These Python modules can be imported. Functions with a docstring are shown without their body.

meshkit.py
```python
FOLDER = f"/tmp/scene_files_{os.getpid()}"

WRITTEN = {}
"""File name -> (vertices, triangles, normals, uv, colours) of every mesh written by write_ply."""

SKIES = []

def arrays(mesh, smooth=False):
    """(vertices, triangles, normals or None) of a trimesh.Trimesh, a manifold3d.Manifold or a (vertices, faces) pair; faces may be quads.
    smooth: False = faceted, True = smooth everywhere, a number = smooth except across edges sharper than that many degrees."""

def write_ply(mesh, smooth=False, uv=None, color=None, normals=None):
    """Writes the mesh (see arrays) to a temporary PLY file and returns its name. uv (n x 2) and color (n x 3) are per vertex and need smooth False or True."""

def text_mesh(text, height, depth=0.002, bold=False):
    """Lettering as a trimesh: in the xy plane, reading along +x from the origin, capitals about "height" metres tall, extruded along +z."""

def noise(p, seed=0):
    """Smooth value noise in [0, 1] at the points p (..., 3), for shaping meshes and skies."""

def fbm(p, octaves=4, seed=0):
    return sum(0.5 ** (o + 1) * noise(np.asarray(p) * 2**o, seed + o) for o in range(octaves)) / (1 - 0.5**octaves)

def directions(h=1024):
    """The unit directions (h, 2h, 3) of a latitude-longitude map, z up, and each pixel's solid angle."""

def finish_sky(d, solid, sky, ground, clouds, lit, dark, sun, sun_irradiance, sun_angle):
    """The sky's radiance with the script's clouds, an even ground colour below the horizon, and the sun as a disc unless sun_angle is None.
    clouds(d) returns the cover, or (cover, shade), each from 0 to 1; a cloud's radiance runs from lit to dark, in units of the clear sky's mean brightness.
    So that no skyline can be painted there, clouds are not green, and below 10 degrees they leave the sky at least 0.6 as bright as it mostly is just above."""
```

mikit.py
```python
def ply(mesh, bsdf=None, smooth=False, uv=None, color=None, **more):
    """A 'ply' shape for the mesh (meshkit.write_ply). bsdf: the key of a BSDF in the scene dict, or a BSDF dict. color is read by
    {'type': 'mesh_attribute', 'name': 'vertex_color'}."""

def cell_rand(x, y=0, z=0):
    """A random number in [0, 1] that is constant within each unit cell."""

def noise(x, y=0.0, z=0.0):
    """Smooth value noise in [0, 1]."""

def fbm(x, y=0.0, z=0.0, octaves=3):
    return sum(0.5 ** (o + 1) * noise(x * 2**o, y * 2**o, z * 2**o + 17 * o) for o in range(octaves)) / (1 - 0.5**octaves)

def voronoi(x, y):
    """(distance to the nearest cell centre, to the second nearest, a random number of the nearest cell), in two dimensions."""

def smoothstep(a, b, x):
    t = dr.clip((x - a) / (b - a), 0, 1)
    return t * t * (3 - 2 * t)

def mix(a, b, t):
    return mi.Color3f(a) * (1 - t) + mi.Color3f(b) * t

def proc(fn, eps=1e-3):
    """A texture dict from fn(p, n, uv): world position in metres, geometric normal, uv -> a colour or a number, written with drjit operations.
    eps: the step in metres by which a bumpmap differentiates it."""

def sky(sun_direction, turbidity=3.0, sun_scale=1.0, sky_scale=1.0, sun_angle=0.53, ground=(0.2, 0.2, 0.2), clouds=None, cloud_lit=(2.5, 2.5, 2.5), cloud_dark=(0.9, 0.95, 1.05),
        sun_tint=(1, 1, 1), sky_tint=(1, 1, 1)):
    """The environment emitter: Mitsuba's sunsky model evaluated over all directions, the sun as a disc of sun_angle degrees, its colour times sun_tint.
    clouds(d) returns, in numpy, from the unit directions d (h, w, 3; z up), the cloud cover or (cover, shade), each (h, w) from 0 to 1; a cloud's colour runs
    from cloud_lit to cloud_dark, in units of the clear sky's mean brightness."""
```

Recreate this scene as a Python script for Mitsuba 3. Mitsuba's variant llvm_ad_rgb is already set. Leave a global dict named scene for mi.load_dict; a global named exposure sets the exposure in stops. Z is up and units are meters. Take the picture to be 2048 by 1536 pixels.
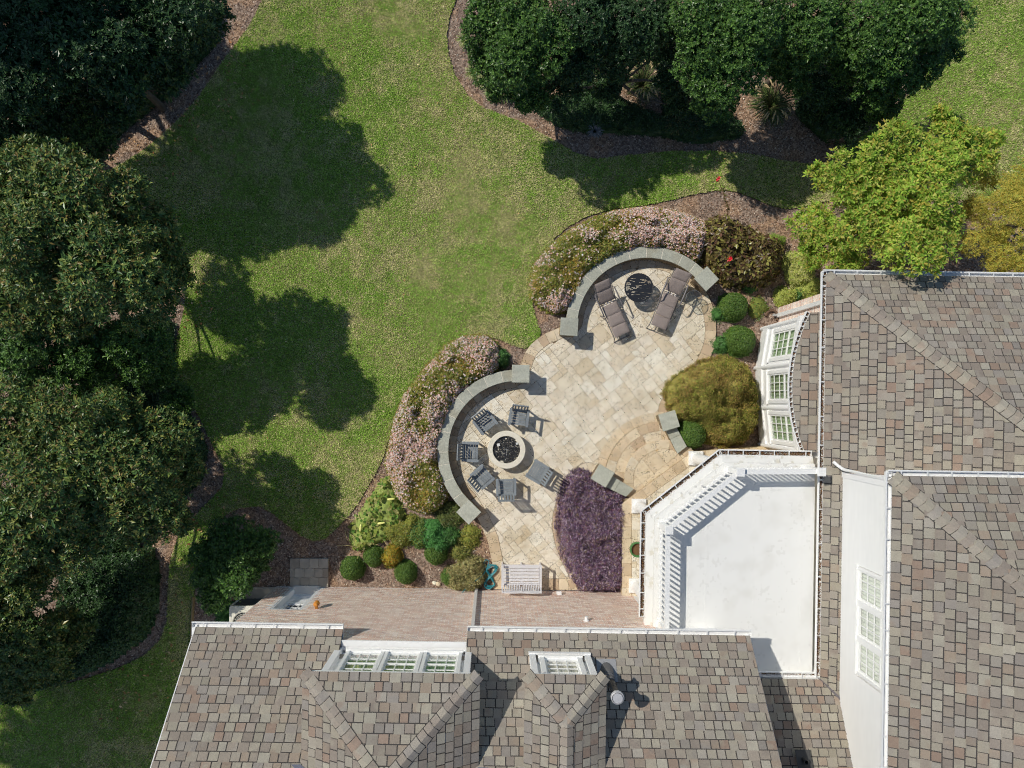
import math, numpy as np, trimesh, shapely, mitsuba as mi, drjit as dr, mikit, meshkit
from shapely.geometry import Polygon, Point, LineString, box as sbox
from shapely.ops import unary_union
from mikit import noise, fbm, voronoi, cell_rand, smoothstep, mix

# ------------------------------------------------------------------ camera, sky, exposure
T4 = mi.ScalarTransform4f
CAM_H, FOCAL, NADIR = 22.75, 1365.0, (990.0, 803.0)      # survey: height above the lawn, focal length and plumb point (2048 px plan)
exposure = 1.36
SUN_AZ = math.atan2(0.555, -0.832)
SUN_EL = math.radians(46.5)
sun = [math.cos(SUN_EL) * math.cos(SUN_AZ), math.cos(SUN_EL) * math.sin(SUN_AZ), math.sin(SUN_EL)]
scene, labels = {}, {}
scene['camera'] = {'type': 'perspective', 'fov': 2 * math.degrees(math.atan(1024 / FOCAL)), 'fov_axis': 'x', 'near_clip': 0.5, 'far_clip': 1000.0,
                   'principal_point_offset_x': (1024 - NADIR[0]) / 2048, 'principal_point_offset_y': (768 - NADIR[1]) / 1536,
                   'to_world': T4().look_at(origin=[0, 0, CAM_H], target=[0, 0, 0], up=[0, 1, 0])}
scene['sky'] = mikit.sky(sun, turbidity=3.0, sun_tint=(0.87, 1.0, 1.2), ground=(0.08, 0.1, 0.05))

# ------------------------------------------------------------------ materials
def rgb(c): return {'type': 'rgb', 'value': [float(x) for x in c]}
VC = {'type': 'mesh_attribute', 'name': 'vertex_color'}
def lin(r, g, b, k=1.18):
    c = np.array([r, g, b], float) / 255
    return (np.where(c < 0.04045, c / 12.92, ((c + 0.055) / 1.055) ** 2.4) * k).clip(0, 0.84)
def cl(r, g, b): return tuple(float(x) for x in lin(r, g, b))
def two(b): return {'type': 'twosided', 'bsdf': b}

def pick(x, cols):
    """A colour out of a list by the random number x in [0, 1]."""
    c = mi.Color3f(cols[0]); n = len(cols)
    for i in range(1, n):
        c = dr.select(x * n >= i, mi.Color3f(cols[i]), c)
    return c

SHINGLE = [cl(*c) for c in ((146, 139, 126), (139, 130, 120), (151, 146, 134), (131, 122, 114), (142, 136, 124), (138, 121, 109), (134, 128, 122), (144, 137, 126), (136, 127, 118), (142, 129, 116), (140, 134, 125), (148, 142, 129), (133, 124, 115), (146, 140, 131))]
def f_shingle(p, n, uv):
    c = pick(uv.x, SHINGLE)
    c2 = pick(dr.abs(uv.x * 7.3 + 0.31) - dr.floor(dr.abs(uv.x * 7.3 + 0.31)), SHINGLE)
    w = smoothstep(0.45, 0.8, noise(p.x * 6, p.y * 6, p.z * 6 + uv.y * 40))
    g = 0.9 + 0.22 * noise(p.x * 60, p.y * 60, p.z * 60)
    st = 0.94 + 0.12 * fbm(p.x * 0.7, p.y * 0.7, p.z * 0.7)
    return mix(c, c2, 0.55 * w) * g * st * (0.9 + 0.2 * uv.y)
PAVER = [cl(*c) for c in ((214, 205, 187), (219, 211, 195), (208, 198, 178), (217, 208, 190), (203, 190, 167), (213, 203, 184), (221, 214, 200), (208, 197, 178), (216, 208, 192), (212, 203, 187))]
TAN = [cl(*c) for c in ((200, 182, 156), (190, 171, 145), (206, 191, 166), (184, 163, 138), (198, 182, 157), (204, 192, 171))]
def stone(cols):
    def f(p, n, uv):
        c = pick(uv.x, cols)
        k = uv.y * 57
        v = fbm(p.x * 5 + k, p.y * 5 - k, p.z * 5, 4)
        w = smoothstep(0.5, 0.72, fbm(p.x * 9 + k, p.y * 14, 3.0 + k, 3))
        pit = smoothstep(0.72, 0.8, noise(p.x * 45 + k, p.y * 45, 5.0)) * smoothstep(0.45, 0.6, fbm(p.x * 4, p.y * 4 + k, 9.0))
        c = c * (0.84 + 0.3 * v)
        c = mix(c, cl(186, 164, 128), 0.42 * w)
        st = smoothstep(0.55, 0.75, fbm(p.x * 1.1, p.y * 1.1, 21.0, 4))
        c = mix(c, c * mi.Color3f(0.80, 0.78, 0.73), 0.7 * st)
        return mix(c, cl(110, 95, 75), 0.75 * pit)
    return f
def f_blue(p, n, uv):
    k = uv.y * 31
    a = fbm(p.x * 3 + k, p.y * 9 + p.z * 4, k, 4)
    c = mix(cl(150, 152, 141), cl(177, 178, 166), a)
    c = mix(c, cl(150, 140, 118), 0.35 * smoothstep(0.6, 0.78, fbm(p.x * 2.2 - k, p.y * 2.2, 8.0 + k, 3)))
    return c * (0.9 + 0.2 * uv.x) * (0.9 + 0.2 * noise(p.x * 40, p.y * 40, p.z * 40))
def f_flat(p, n, uv):
    a = fbm(p.x * 1.3, p.y * 1.3, p.z, 4)
    c = mix(mi.Color3f(0.80, 0.80, 0.785), mi.Color3f(0.73, 0.725, 0.70), smoothstep(0.45, 0.75, a))
    d = smoothstep(0.66, 0.8, noise(p.x * 14, p.y * 14, 2.0)) * smoothstep(0.5, 0.65, fbm(p.x * 2, p.y * 2, 4.0))
    return mix(c, mi.Color3f(0.55, 0.54, 0.51), 0.22 * d)
def f_worn(p, n, uv):
    a = fbm(p.x * 7, p.y * 7, p.z * 7, 4)
    c = mix(mi.Color3f(0.76, 0.755, 0.73), mi.Color3f(0.64, 0.61, 0.53), smoothstep(0.55, 0.75, a))
    b = smoothstep(0.6, 0.72, fbm(p.x * 14, p.y * 10, p.z * 10 + 7, 3)) * smoothstep(0.5, 0.7, fbm(p.x * 1.6, p.y * 1.6, 11.0))
    return mix(c, mi.Color3f(0.2, 0.18, 0.15), 0.35 * b)
def f_lawn(p, n, uv):
    a = fbm(p.x * 0.55, p.y * 0.55, 3.0, 4); b = fbm(p.x * 9, p.y * 9, 1.0, 3)
    c = mix(mi.Color3f(0.11, 0.17, 0.035), mi.Color3f(0.24, 0.23, 0.09), smoothstep(0.4, 0.65, a))
    return c * (0.55 + 0.7 * b)
def f_mulch(p, n, uv):
    b = fbm(p.x * 22, p.y * 22, 2.0, 3); a = fbm(p.x * 1.4, p.y * 1.4, 5.0, 3)
    c = mix(mi.Color3f(0.175, 0.127, 0.10), mi.Color3f(0.39, 0.295, 0.235), smoothstep(0.3, 0.7, b))
    return mix(c, c * mi.Color3f(1.25, 1.12, 0.95), smoothstep(0.5, 0.65, a))
def f_concrete(p, n, uv):
    a = fbm(p.x * 6, p.y * 6, p.z * 6, 4)
    return mix(cl(222, 215, 200), cl(200, 192, 175), a)
def f_slab(p, n, uv):
    return mix(cl(165, 154, 140), cl(188, 178, 163), uv.x) * (0.75 + 0.5 * fbm(p.x * 5, p.y * 5, uv.y * 20, 4))
def f_bark(p, n, uv): return mix(mi.Color3f(0.08, 0.065, 0.05), mi.Color3f(0.2, 0.17, 0.14), fbm(p.x * 20, p.y * 20, p.z * 4, 3))
def f_fabric(p, n, uv):
    t = noise(p.x * 130, p.y * 130, p.z * 130)
    return mix(cl(116, 105, 101), cl(152, 141, 136), 0.25 + 0.5 * t)
def f_greywood(p, n, uv): return mix(cl(106, 112, 117), cl(132, 138, 142), 0.3 * uv.x + 0.7 * fbm(p.x * 12, p.y * 12, p.z * 12, 3))
def f_siding(p, n, uv): return mi.Color3f(0.79, 0.79, 0.78) * (0.96 + 0.06 * fbm(p.x * 2, p.y * 2, p.z * 9, 3))

def prin(base, rough, spec=0.4, **k): return two({'type': 'principled', 'base_color': base, 'roughness': rough, 'specular': spec, **k})
def diff(fn): return two({'type': 'diffuse', 'reflectance': mikit.proc(fn)})
B = {'leaf': prin(VC, 0.36, 0.35), 'tone': two({'type': 'diffuse', 'reflectance': VC}), 'satin': prin(VC, 0.4, 0.5),
     'leaf_thin': {'type': 'principledthin', 'base_color': VC, 'roughness': 0.5, 'diff_trans': 0.7, 'eta': 1.4},
     'shingle': diff(f_shingle), 'travertine': diff(stone(PAVER)), 'travertine_tan': diff(stone(TAN)), 'bluestone': diff(f_blue), 'flat_roof': diff(f_flat), 'worn_white': diff(f_worn),
     'lawn_soil': diff(f_lawn), 'mulch': diff(f_mulch), 'concrete': diff(f_concrete), 'slab_stone': diff(f_slab), 'bark': diff(f_bark), 'fabric': prin(mikit.proc(f_fabric), 0.85, 0.2),
     'grey_wood': prin(mikit.proc(f_greywood), 0.5, 0.4), 'siding': prin(mikit.proc(f_siding), 0.5, 0.4), 'white': prin(rgb((0.80, 0.80, 0.80)), 0.4, 0.4),
     'metal': prin(rgb((0.62, 0.63, 0.65)), 0.4, 0.5, metallic=0.6), 'glass': {'type': 'thindielectric', 'int_ior': 1.5}, 'tinted_glass': {'type': 'thindielectric', 'int_ior': 1.55, 'specular_transmittance': rgb((0.80, 0.82, 0.79))},
     'frosted': {'type': 'principledthin', 'base_color': rgb((0.72, 0.76, 0.74)), 'roughness': 0.25, 'spec_trans': 0.75, 'diff_trans': 0.9, 'eta': 1.4}}
for k_, b_ in B.items(): scene['mat_' + k_] = b_

# ------------------------------------------------------------------ helpers: survey, meshes, naming
def W(px, py, z=0.0):
    """A point of the survey plan (2048 px wide) at height z, as world metres."""
    k = FOCAL / (CAM_H - z)
    return np.array([(px - NADIR[0]) / k, -(py - NADIR[1]) / k, z])
def G(px, py): return W(px, py)[:2]
def ring(pts): return [tuple(G(*p)) for p in pts]
HC, HS = math.cos(math.radians(0.9)), math.sin(math.radians(0.9))     # the house stands 0.9 degrees off the lawn's axes
def to_house(v):
    v = np.asarray(v, float); o = v.copy()
    o[..., 0], o[..., 1] = v[..., 0] * HC - v[..., 1] * HS, v[..., 0] * HS + v[..., 1] * HC
    return o
def from_house(v):
    v = np.asarray(v, float); o = v.copy()
    o[..., 0], o[..., 1] = v[..., 0] * HC + v[..., 1] * HS, -v[..., 0] * HS + v[..., 1] * HC
    return o

KEYS, COUNT = set(), {}
def newkey(key):
    if key not in KEYS: KEYS.add(key); return key
    i = COUNT.get(key, 0) + 1; COUNT[key] = i
    k = f'{key}_{i:03d}'; KEYS.add(k); return k
def thing(name, label, cat, group=None, kind=None):
    k = newkey(name); labels[k] = {'label': label, 'category': cat}
    if group: labels[k]['group'] = group
    if kind: labels[k]['kind'] = kind
    return k

class MB:
    """Collects boxes, prisms, tubes and loose faces with a colour and a pair of random numbers per piece, for one mesh."""
    def __init__(s): s.v, s.f, s.c, s.u, s.n = [], [], [], [], 0
    def add(s, v, f, c=(0.5, 0.5, 0.5), uv=(0.5, 0.5)):
        v, f = np.asarray(v, float).reshape(-1, 3), np.asarray(f, int)
        if f.shape[1] == 4: f = np.vstack([f[:, [0, 1, 2]], f[:, [0, 2, 3]]])
        s.v.append(v); s.f.append(f + s.n); s.n += len(v)
        s.c.append(np.broadcast_to(np.asarray(c, float), (len(v), 3))); s.u.append(np.broadcast_to(np.asarray(uv, float), (len(v), 2)))
        return s
    def box(s, lo, hi, M=None, c=(0.5, 0.5, 0.5), uv=(0.5, 0.5)):
        (x0, y0, z0), (x1, y1, z1) = lo, hi
        v = np.array([[x, y, z] for z in (z0, z1) for y in (y0, y1) for x in (x0, x1)], float)
        if M is not None: v = v @ np.asarray(M)[:3, :3].T + np.asarray(M)[:3, 3]
        return s.add(v, [[0, 2, 3], [0, 3, 1], [4, 5, 7], [4, 7, 6], [0, 1, 5], [0, 5, 4], [2, 6, 7], [2, 7, 3], [0, 4, 6], [0, 6, 2], [1, 3, 7], [1, 7, 5]], c, uv)
    def bar(s, a, b, w, h, up=(0, 0, 1), c=(0.5, 0.5, 0.5), uv=(0.5, 0.5)):
        """A bar of width w and height h from a to b."""
        a, b, up = (np.asarray(q, float) for q in (a, b, up))
        d = b - a; L = np.linalg.norm(d); d = d / L
        x = np.cross(d, up); nx = np.linalg.norm(x)
        x = np.cross(d, [1, 0, 0.1]) if nx < 1e-6 else x
        x /= np.linalg.norm(x); z = np.cross(x, d)
        M = np.eye(4); M[:3, 0], M[:3, 1], M[:3, 2], M[:3, 3] = x, d, z, a
        return s.box((-w / 2, 0, -h / 2), (w / 2, L, h / 2), M, c, uv)
    def tube(s, pts, r, sides=6, c=(0.5, 0.5, 0.5), uv=(0.5, 0.5), closed=False):
        p = np.asarray(pts, float); n = len(p)
        r = np.broadcast_to(r, (n,))
        t = np.roll(p, -1, 0) - np.roll(p, 1, 0) if closed else np.gradient(p, axis=0)
        t /= np.linalg.norm(t, axis=1, keepdims=True) + 1e-12
        ref = np.array([0, 0, 1.0]) if np.abs(t[:, 2]).mean() < 0.8 else np.array([1.0, 0, 0])
        a = np.cross(t, ref); a /= np.linalg.norm(a, axis=1, keepdims=True) + 1e-12
        b, ang = np.cross(t, a), np.arange(sides) * 2 * np.pi / sides
        v = p[:, None] + r[:, None, None] * (np.cos(ang)[None, :, None] * a[:, None] + np.sin(ang)[None, :, None] * b[:, None])
        m = n if closed else n - 1
        i, j = np.meshgrid(np.arange(m), np.arange(sides), indexing='ij')
        i2 = (i + 1) % n
        q = np.stack([i * sides + j, i2 * sides + j, i2 * sides + (j + 1) % sides, i * sides + (j + 1) % sides], -1).reshape(-1, 4)
        f = np.vstack([q[:, [0, 1, 2]], q[:, [0, 2, 3]]]); v = v.reshape(-1, 3)
        if not closed:
            f = np.vstack([f, [[0, k, k + 1] for k in range(1, sides - 1)], [[(n - 1) * sides, (n - 1) * sides + k + 1, (n - 1) * sides + k] for k in range(1, sides - 1)]])
        return s.add(v, f, c, uv)
    def lathe(s, prof, at=(0, 0, 0), n=24, c=(0.5, 0.5, 0.5), uv=(0.5, 0.5)):
        p = np.asarray(prof, float); a = np.arange(n) * 2 * np.pi / n
        v = np.stack([p[:, None, 0] * np.cos(a), p[:, None, 0] * np.sin(a), np.broadcast_to(p[:, None, 1], (len(p), n))], -1).reshape(-1, 3) + np.asarray(at, float)
        i, j = np.meshgrid(np.arange(len(p) - 1), np.arange(n), indexing='ij')
        q = np.stack([i * n + j, i * n + (j + 1) % n, (i + 1) * n + (j + 1) % n, (i + 1) * n + j], -1).reshape(-1, 4)
        return s.add(v, q, c, uv)
    def prism(s, poly, z0, z1, bevel=0.0, M=None, c=(0.5, 0.5, 0.5), uv=(0.5, 0.5)):
        if poly.geom_type == "MultiPolygon":
            for g in polys(poly): s.prism(g, z0, z1, bevel, M, c, uv)
            return s
        """An upright prism over a shapely polygon (no holes when bevelled), with a chamfered upper edge."""
        if poly.is_empty or poly.area < 1e-6: return s
        poly = shapely.geometry.polygon.orient(poly)
        if bevel and not poly.interiors:
            p = np.array(poly.exterior.coords)[:-1]
            keep = np.linalg.norm(p - np.roll(p, 1, 0), axis=1) > 1e-4
            p = p[keep]
            if len(p) < 3: return s
            a, b = p - np.roll(p, 1, 0), np.roll(p, -1, 0) - p
            a /= np.linalg.norm(a, axis=1, keepdims=True); b /= np.linalg.norm(b, axis=1, keepdims=True)
            na, nb = np.stack([-a[:, 1], a[:, 0]], 1), np.stack([-b[:, 1], b[:, 0]], 1)
            m = na + nb; m /= np.maximum((m * na).sum(1, keepdims=True), 0.35)
            q = p + m * bevel; n = len(p)
            if not Polygon(q).is_valid: return s.prism(poly, z0, z1, 0.0, M, c, uv)
            v = np.vstack([np.c_[p, np.full(n, z0)], np.c_[p, np.full(n, z1 - bevel)], np.c_[q, np.full(n, z1)]])
            k = np.arange(n); k2 = (k + 1) % n
            f = np.vstack([np.stack([k, k2, k2 + n], 1), np.stack([k, k2 + n, k + n], 1), np.stack([k + n, k2 + n, k2 + 2 * n], 1), np.stack([k + n, k2 + 2 * n, k + 2 * n], 1)])
            if abs(poly.convex_hull.area - poly.area) < 1e-6:
                top = np.stack([np.full(n - 2, 0), np.arange(1, n - 1), np.arange(2, n)], 1) + 2 * n
            else:
                tv, tf = trimesh.creation.triangulate_polygon(Polygon(q), engine='earcut')
                top = tf + 3 * n; v = np.vstack([v, np.c_[tv, np.full(len(tv), z1)]])
                x = v[top]; flip = np.cross(x[:, 1] - x[:, 0], x[:, 2] - x[:, 0])[:, 2] < 0; top[flip] = top[flip][:, ::-1]
            f = np.vstack([f, top])
        else:
            m = trimesh.creation.extrude_polygon(poly, z1 - z0, engine='earcut'); v, f = np.array(m.vertices) + [0, 0, z0], np.array(m.faces)
        if M is not None: v = v @ np.asarray(M)[:3, :3].T + np.asarray(M)[:3, 3]
        return s.add(v, f, c, uv)
    def mesh(s, o, M=None, c=(0.5, 0.5, 0.5), uv=(0.5, 0.5)):
        v = np.array(o.vertices)
        if M is not None: v = v @ np.asarray(M)[:3, :3].T + np.asarray(M)[:3, 3]
        return s.add(v, o.faces, c, uv)
    def arrays(s): return np.vstack(s.v), np.vstack(s.f), np.vstack(s.c), np.vstack(s.u)

def put(key, m, mat, house=False, smooth=False, M=None, kind=None, label=None):
    """Writes the mesh m as the scene entry with this key and material."""
    v, f, c, u = m.arrays()
    if M is not None: v = v @ np.asarray(M)[:3, :3].T + np.asarray(M)[:3, 3]
    if house: v = from_house(v)
    vcol = mat in ('leaf', 'tone', 'satin', 'leaf_thin')
    scene[key] = mikit.ply((v, f), 'mat_' + mat, smooth=smooth, uv=None if vcol else u, color=c if vcol else None)
    if kind or label:
        labels.setdefault(key, {})
        if kind: labels[key]['kind'] = kind
        if label: labels[key]['label'] = label
    return key
def part(parent, name, m, mat, **k): return put(newkey(f'{parent}__{name}'), m, mat, **k)
def structure(name, m, mat, label, **k):
    key = put(newkey(name), m, mat, **k); labels[key] = {'label': label, 'kind': 'structure'}; return key
def RZ(deg, at=(0, 0, 0)):
    a = math.radians(deg); M = np.eye(4); M[:2, :2] = [[math.cos(a), -math.sin(a)], [math.sin(a), math.cos(a)]]; M[:3, 3] = at; return M
def polys(g): return [q for q in (g.geoms if hasattr(g, 'geoms') else [g]) if q.geom_type == 'Polygon' and q.area > 1e-5]
rng = np.random.default_rng(7)

# ------------------------------------------------------------------ plan of the garden
BED_W = Polygon(ring([(525, -300), (525, 0), (500, 50), (470, 90), (440, 130), (400, 190), (370, 225), (330, 265), (280, 305), (230, 335), (190, 350), (165, 358), (240, 378), (285, 395), (320, 432), (355, 490), (372, 560), (368, 620), (352, 690), (345, 745), (372, 790),
    (403, 840), (430, 900), (450, 940), (445, 975), (420, 1000), (382, 1040), (355, 1075), (341, 1120), (335, 1180), (335, 1240), (320, 1280), (290, 1310), (240, 1335), (195, 1350), (120, 1372), (0, 1392), (-500, 1400), (-500, -300)]))
BED_N = Polygon(ring([(912, -250), (912, 0), (900, 30), (893, 70), (897, 110), (910, 150), (935, 190), (965, 215), (1000, 228), (1040, 243), (1080, 265), (1120, 287), (1150, 305), (1190, 318), (1250, 311), (1330, 303), (1430, 302), (1500, 308), (1560, 320), (1620, 328),
    (1655, 325), (1690, 300), (1720, 275), (1770, 240), (1812, 195), (1845, 160), (1875, 120), (1905, 80), (1925, 40), (1935, 0), (1945, -250)]))
BED_S = Polygon(ring([(387, 1400), (385, 1250), (387, 1190), (400, 1120), (425, 1070), (437, 1050), (450, 1030), (480, 1015), (520, 1012), (550, 1030), (575, 1050), (600, 1070), (625, 1082), (650, 1078), (675, 1055), (700, 1028), (720, 1000), (740, 965), (760, 930), (775, 885),
    (785, 850), (800, 805), (830, 765), (860, 725), (890, 692), (930, 672), (965, 670), (1000, 680), (1030, 692), (1052, 699), (1066, 684), (1086, 669), (1075, 650), (1065, 610), (1062, 570), (1068, 540), (1085, 510), (1110, 475), (1140, 450), (1180, 430), (1230, 417),
    (1290, 410), (1340, 400), (1380, 390), (1420, 382), (1450, 380), (1480, 385), (1510, 397), (1540, 410), (1570, 417), (1600, 415), (1640, 405), (1690, 395), (1760, 392), (1900, 400), (2600, 400), (2600, 2100), (387, 2100)]))
def smooth_ring(p, r=0.25): return p.buffer(-r).buffer(2 * r).buffer(-r)
BED_W, BED_N, BED_S = (smooth_ring(b) for b in (BED_W, BED_N, BED_S))
C1, C2 = G(1287, 658), G(1035, 899)                          # centres of the two round bays of the patio
R_IN, R_EDGE, R_WALL = 2.05, 2.42, 2.27                       # inner edge of the border, outer edge, face of the seat wall
PATIO = unary_union([Point(C1).buffer(R_EDGE, 48), Point(C2).buffer(R_EDGE, 48), Polygon(ring([(1045, 718), (1052, 700), (1066, 684), (1086, 669), (1130, 650), (1160, 640), (1432, 690), (1405, 737), (1375, 768), (1352, 795), (1340, 815), (1335, 850), (1330, 950), (1250, 1010),
    (1205, 960), (1172, 945), (1150, 970), (1136, 1000), (1128, 1031), (1126, 1053), (1133, 1086), (1146, 1118), (1162, 1150), (1176, 1180), (985, 1178), (985, 1130), (975, 1080), (957, 1040), (935, 1005), (960, 900), (1000, 770), (1035, 745)]))]).buffer(0.1).buffer(-0.1)
HOUSE_Y = -6.28
lawn_poly = Polygon([(-300, -300), (300, -300), (300, 300), (-300, 300)]).difference(unary_union([BED_W, BED_N, BED_S]))
m = MB()
for q in polys(lawn_poly): m.prism(q, -0.3, 0.0)
structure('lawn', m, 'lawn_soil', 'soil and thatch of the mown lawn')
m = MB(); m.box((-60, -60, -0.5), (60, 60, -0.045))
structure('mulch_bed', m, 'mulch', 'brown bark mulch of the planting beds')
# ------------------------------------------------------------------ patio: bedding sand, field pavers on the diagonal, tan border course
patio = newkey('patio'); labels[patio] = {'label': 'cream travertine patio with two round bays and a tan border course', 'kind': 'structure'}
m = MB(); m.prism(PATIO, -0.2, 0.012, c=lin(122, 106, 86)); put('patio', m, 'tone')
PORCH = Polygon([tuple(to_house(W(px, py, 0.45))[:2]) for px, py in ((1245, 1200), (1245, 1008), (1387, 904), (1530, 893))] + [(9.3, -1.2), (9.3, -8), (3.9, -8)])
PORCH_W = Polygon(from_house(np.c_[np.array(PORCH.exterior.coords), np.zeros(len(PORCH.exterior.coords))])[:, :2])
SC = G(1324, 958)                                             # centre of the half-round steps
FIELD_OUT = unary_union([Point(SC).buffer(2.2, 48).intersection(Polygon(ring([(1190, 955), (1190, 760), (1345, 800), (1345, 850), (1324, 1000)]))), PORCH_W])
field = PATIO.buffer(-(R_EDGE - R_IN)).difference(FIELD_OUT).buffer(-0.004)
def french(theta, mod, x0, x1, y0, y1, origin, seed):
    """A random coursed pattern of square and oblong slabs on a grid, turned by theta degrees."""
    r = np.random.default_rng(seed); nx, ny = int((x1 - x0) / mod), int((y1 - y0) / mod)
    used = np.zeros((nx, ny), bool); out = []
    for j in range(ny):
        for i in range(nx):
            if used[i, j]: continue
            for w, h in [((2, 3), (3, 2), (2, 2), (2, 2), (1, 2), (2, 1), (1, 1))[k] for k in r.permutation(7)] + [(1, 1)]:
                if (w, h) == (1, 1) and r.random() < 0.7 and i + 1 < nx and not used[i + 1, j]: w = 2
                if i + w <= nx and j + h <= ny and not used[i:i + w, j:j + h].any():
                    used[i:i + w, j:j + h] = True
                    q = sbox(x0 + i * mod, y0 + j * mod, x0 + (i + w) * mod, y0 + (j + h) * mod)
                    q = shapely.affinity.rotate(q, theta, origin=(0, 0)); out.append(shapely.affinity.translate(q, *origin)); break
    return out
slabs = []
for q in french(38.5, 0.205, -9, 9, -9, 9, tuple(G(1180, 820)), 3):
    if q.intersects(field):
        for s in polys(q.intersection(field)):
            slabs += [q2 for q2 in polys(s.buffer(-0.0045, join_style=2)) if q2.area > 0.004]
slabs.sort(key=lambda s: -s.area)
rest = MB()
for i, s in enumerate(slabs):
    mm = MB() if i < 300 else rest
    mm.prism(max(polys(s), key=lambda g: g.area), -0.01, 0.03 + rng.uniform(-0.0015, 0.0015), 0.003, uv=rng.random(2))
    if i < 300: part(patio, 'paver', mm, 'travertine')
if rest.v: part(patio, 'small_pavers', rest, 'travertine', kind='stuff')
border = PATIO.difference(PATIO.buffer(-(R_EDGE - R_IN))).difference(FIELD_OUT.buffer(0.0))
ring_ = PATIO.exterior; L = ring_.length; n = int(L / 0.31); done = None
inner = PATIO.buffer(-(R_EDGE - R_IN) - 0.02)
for i in range(n):
    a, b = (ring_.interpolate(L * (i + k) / n) for k in (0, 1))
    d = np.array([b.x - a.x, b.y - a.y]); d /= np.linalg.norm(d) + 1e-9
    nrm = np.array([-d[1], d[0]]); nrm = nrm if PATIO.contains(Point(np.array([a.x, a.y]) + nrm * 0.05)) else -nrm
    pa, pb = np.array([a.x, a.y]), np.array([b.x, b.y])
    da = [np.array([ring_.interpolate(L * (i + k + e) / n).x, ring_.interpolate(L * (i + k + e) / n).y]) for k in (0, 1) for e in (-0.4, 0.4)]
    na = np.array([-(da[1] - da[0])[1], (da[1] - da[0])[0]]); nb = np.array([-(da[3] - da[2])[1], (da[3] - da[2])[0]])
    na, nb = (x / np.linalg.norm(x) * np.sign(x @ nrm) * 0.5 for x in (na, nb))
    q = Polygon([pa, pb, pb + nb, pa + na])
    q = (q if q.is_valid else q.buffer(0)).intersection(border)
    if done is not None: q = q.difference(done)
    for s in polys(q):
        done = s if done is None else done.union(s.buffer(0.001))
        for s2 in polys(s.buffer(-0.0035, join_style=2).simplify(0.004)):
            if s2.area > 0.01:
                mm = MB(); mm.prism(s2, -0.01, 0.031 + rng.uniform(-0.0015, 0.0015), 0.003, uv=rng.random(2)); part(patio, 'border_paver', mm, 'travertine_tan')

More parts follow.
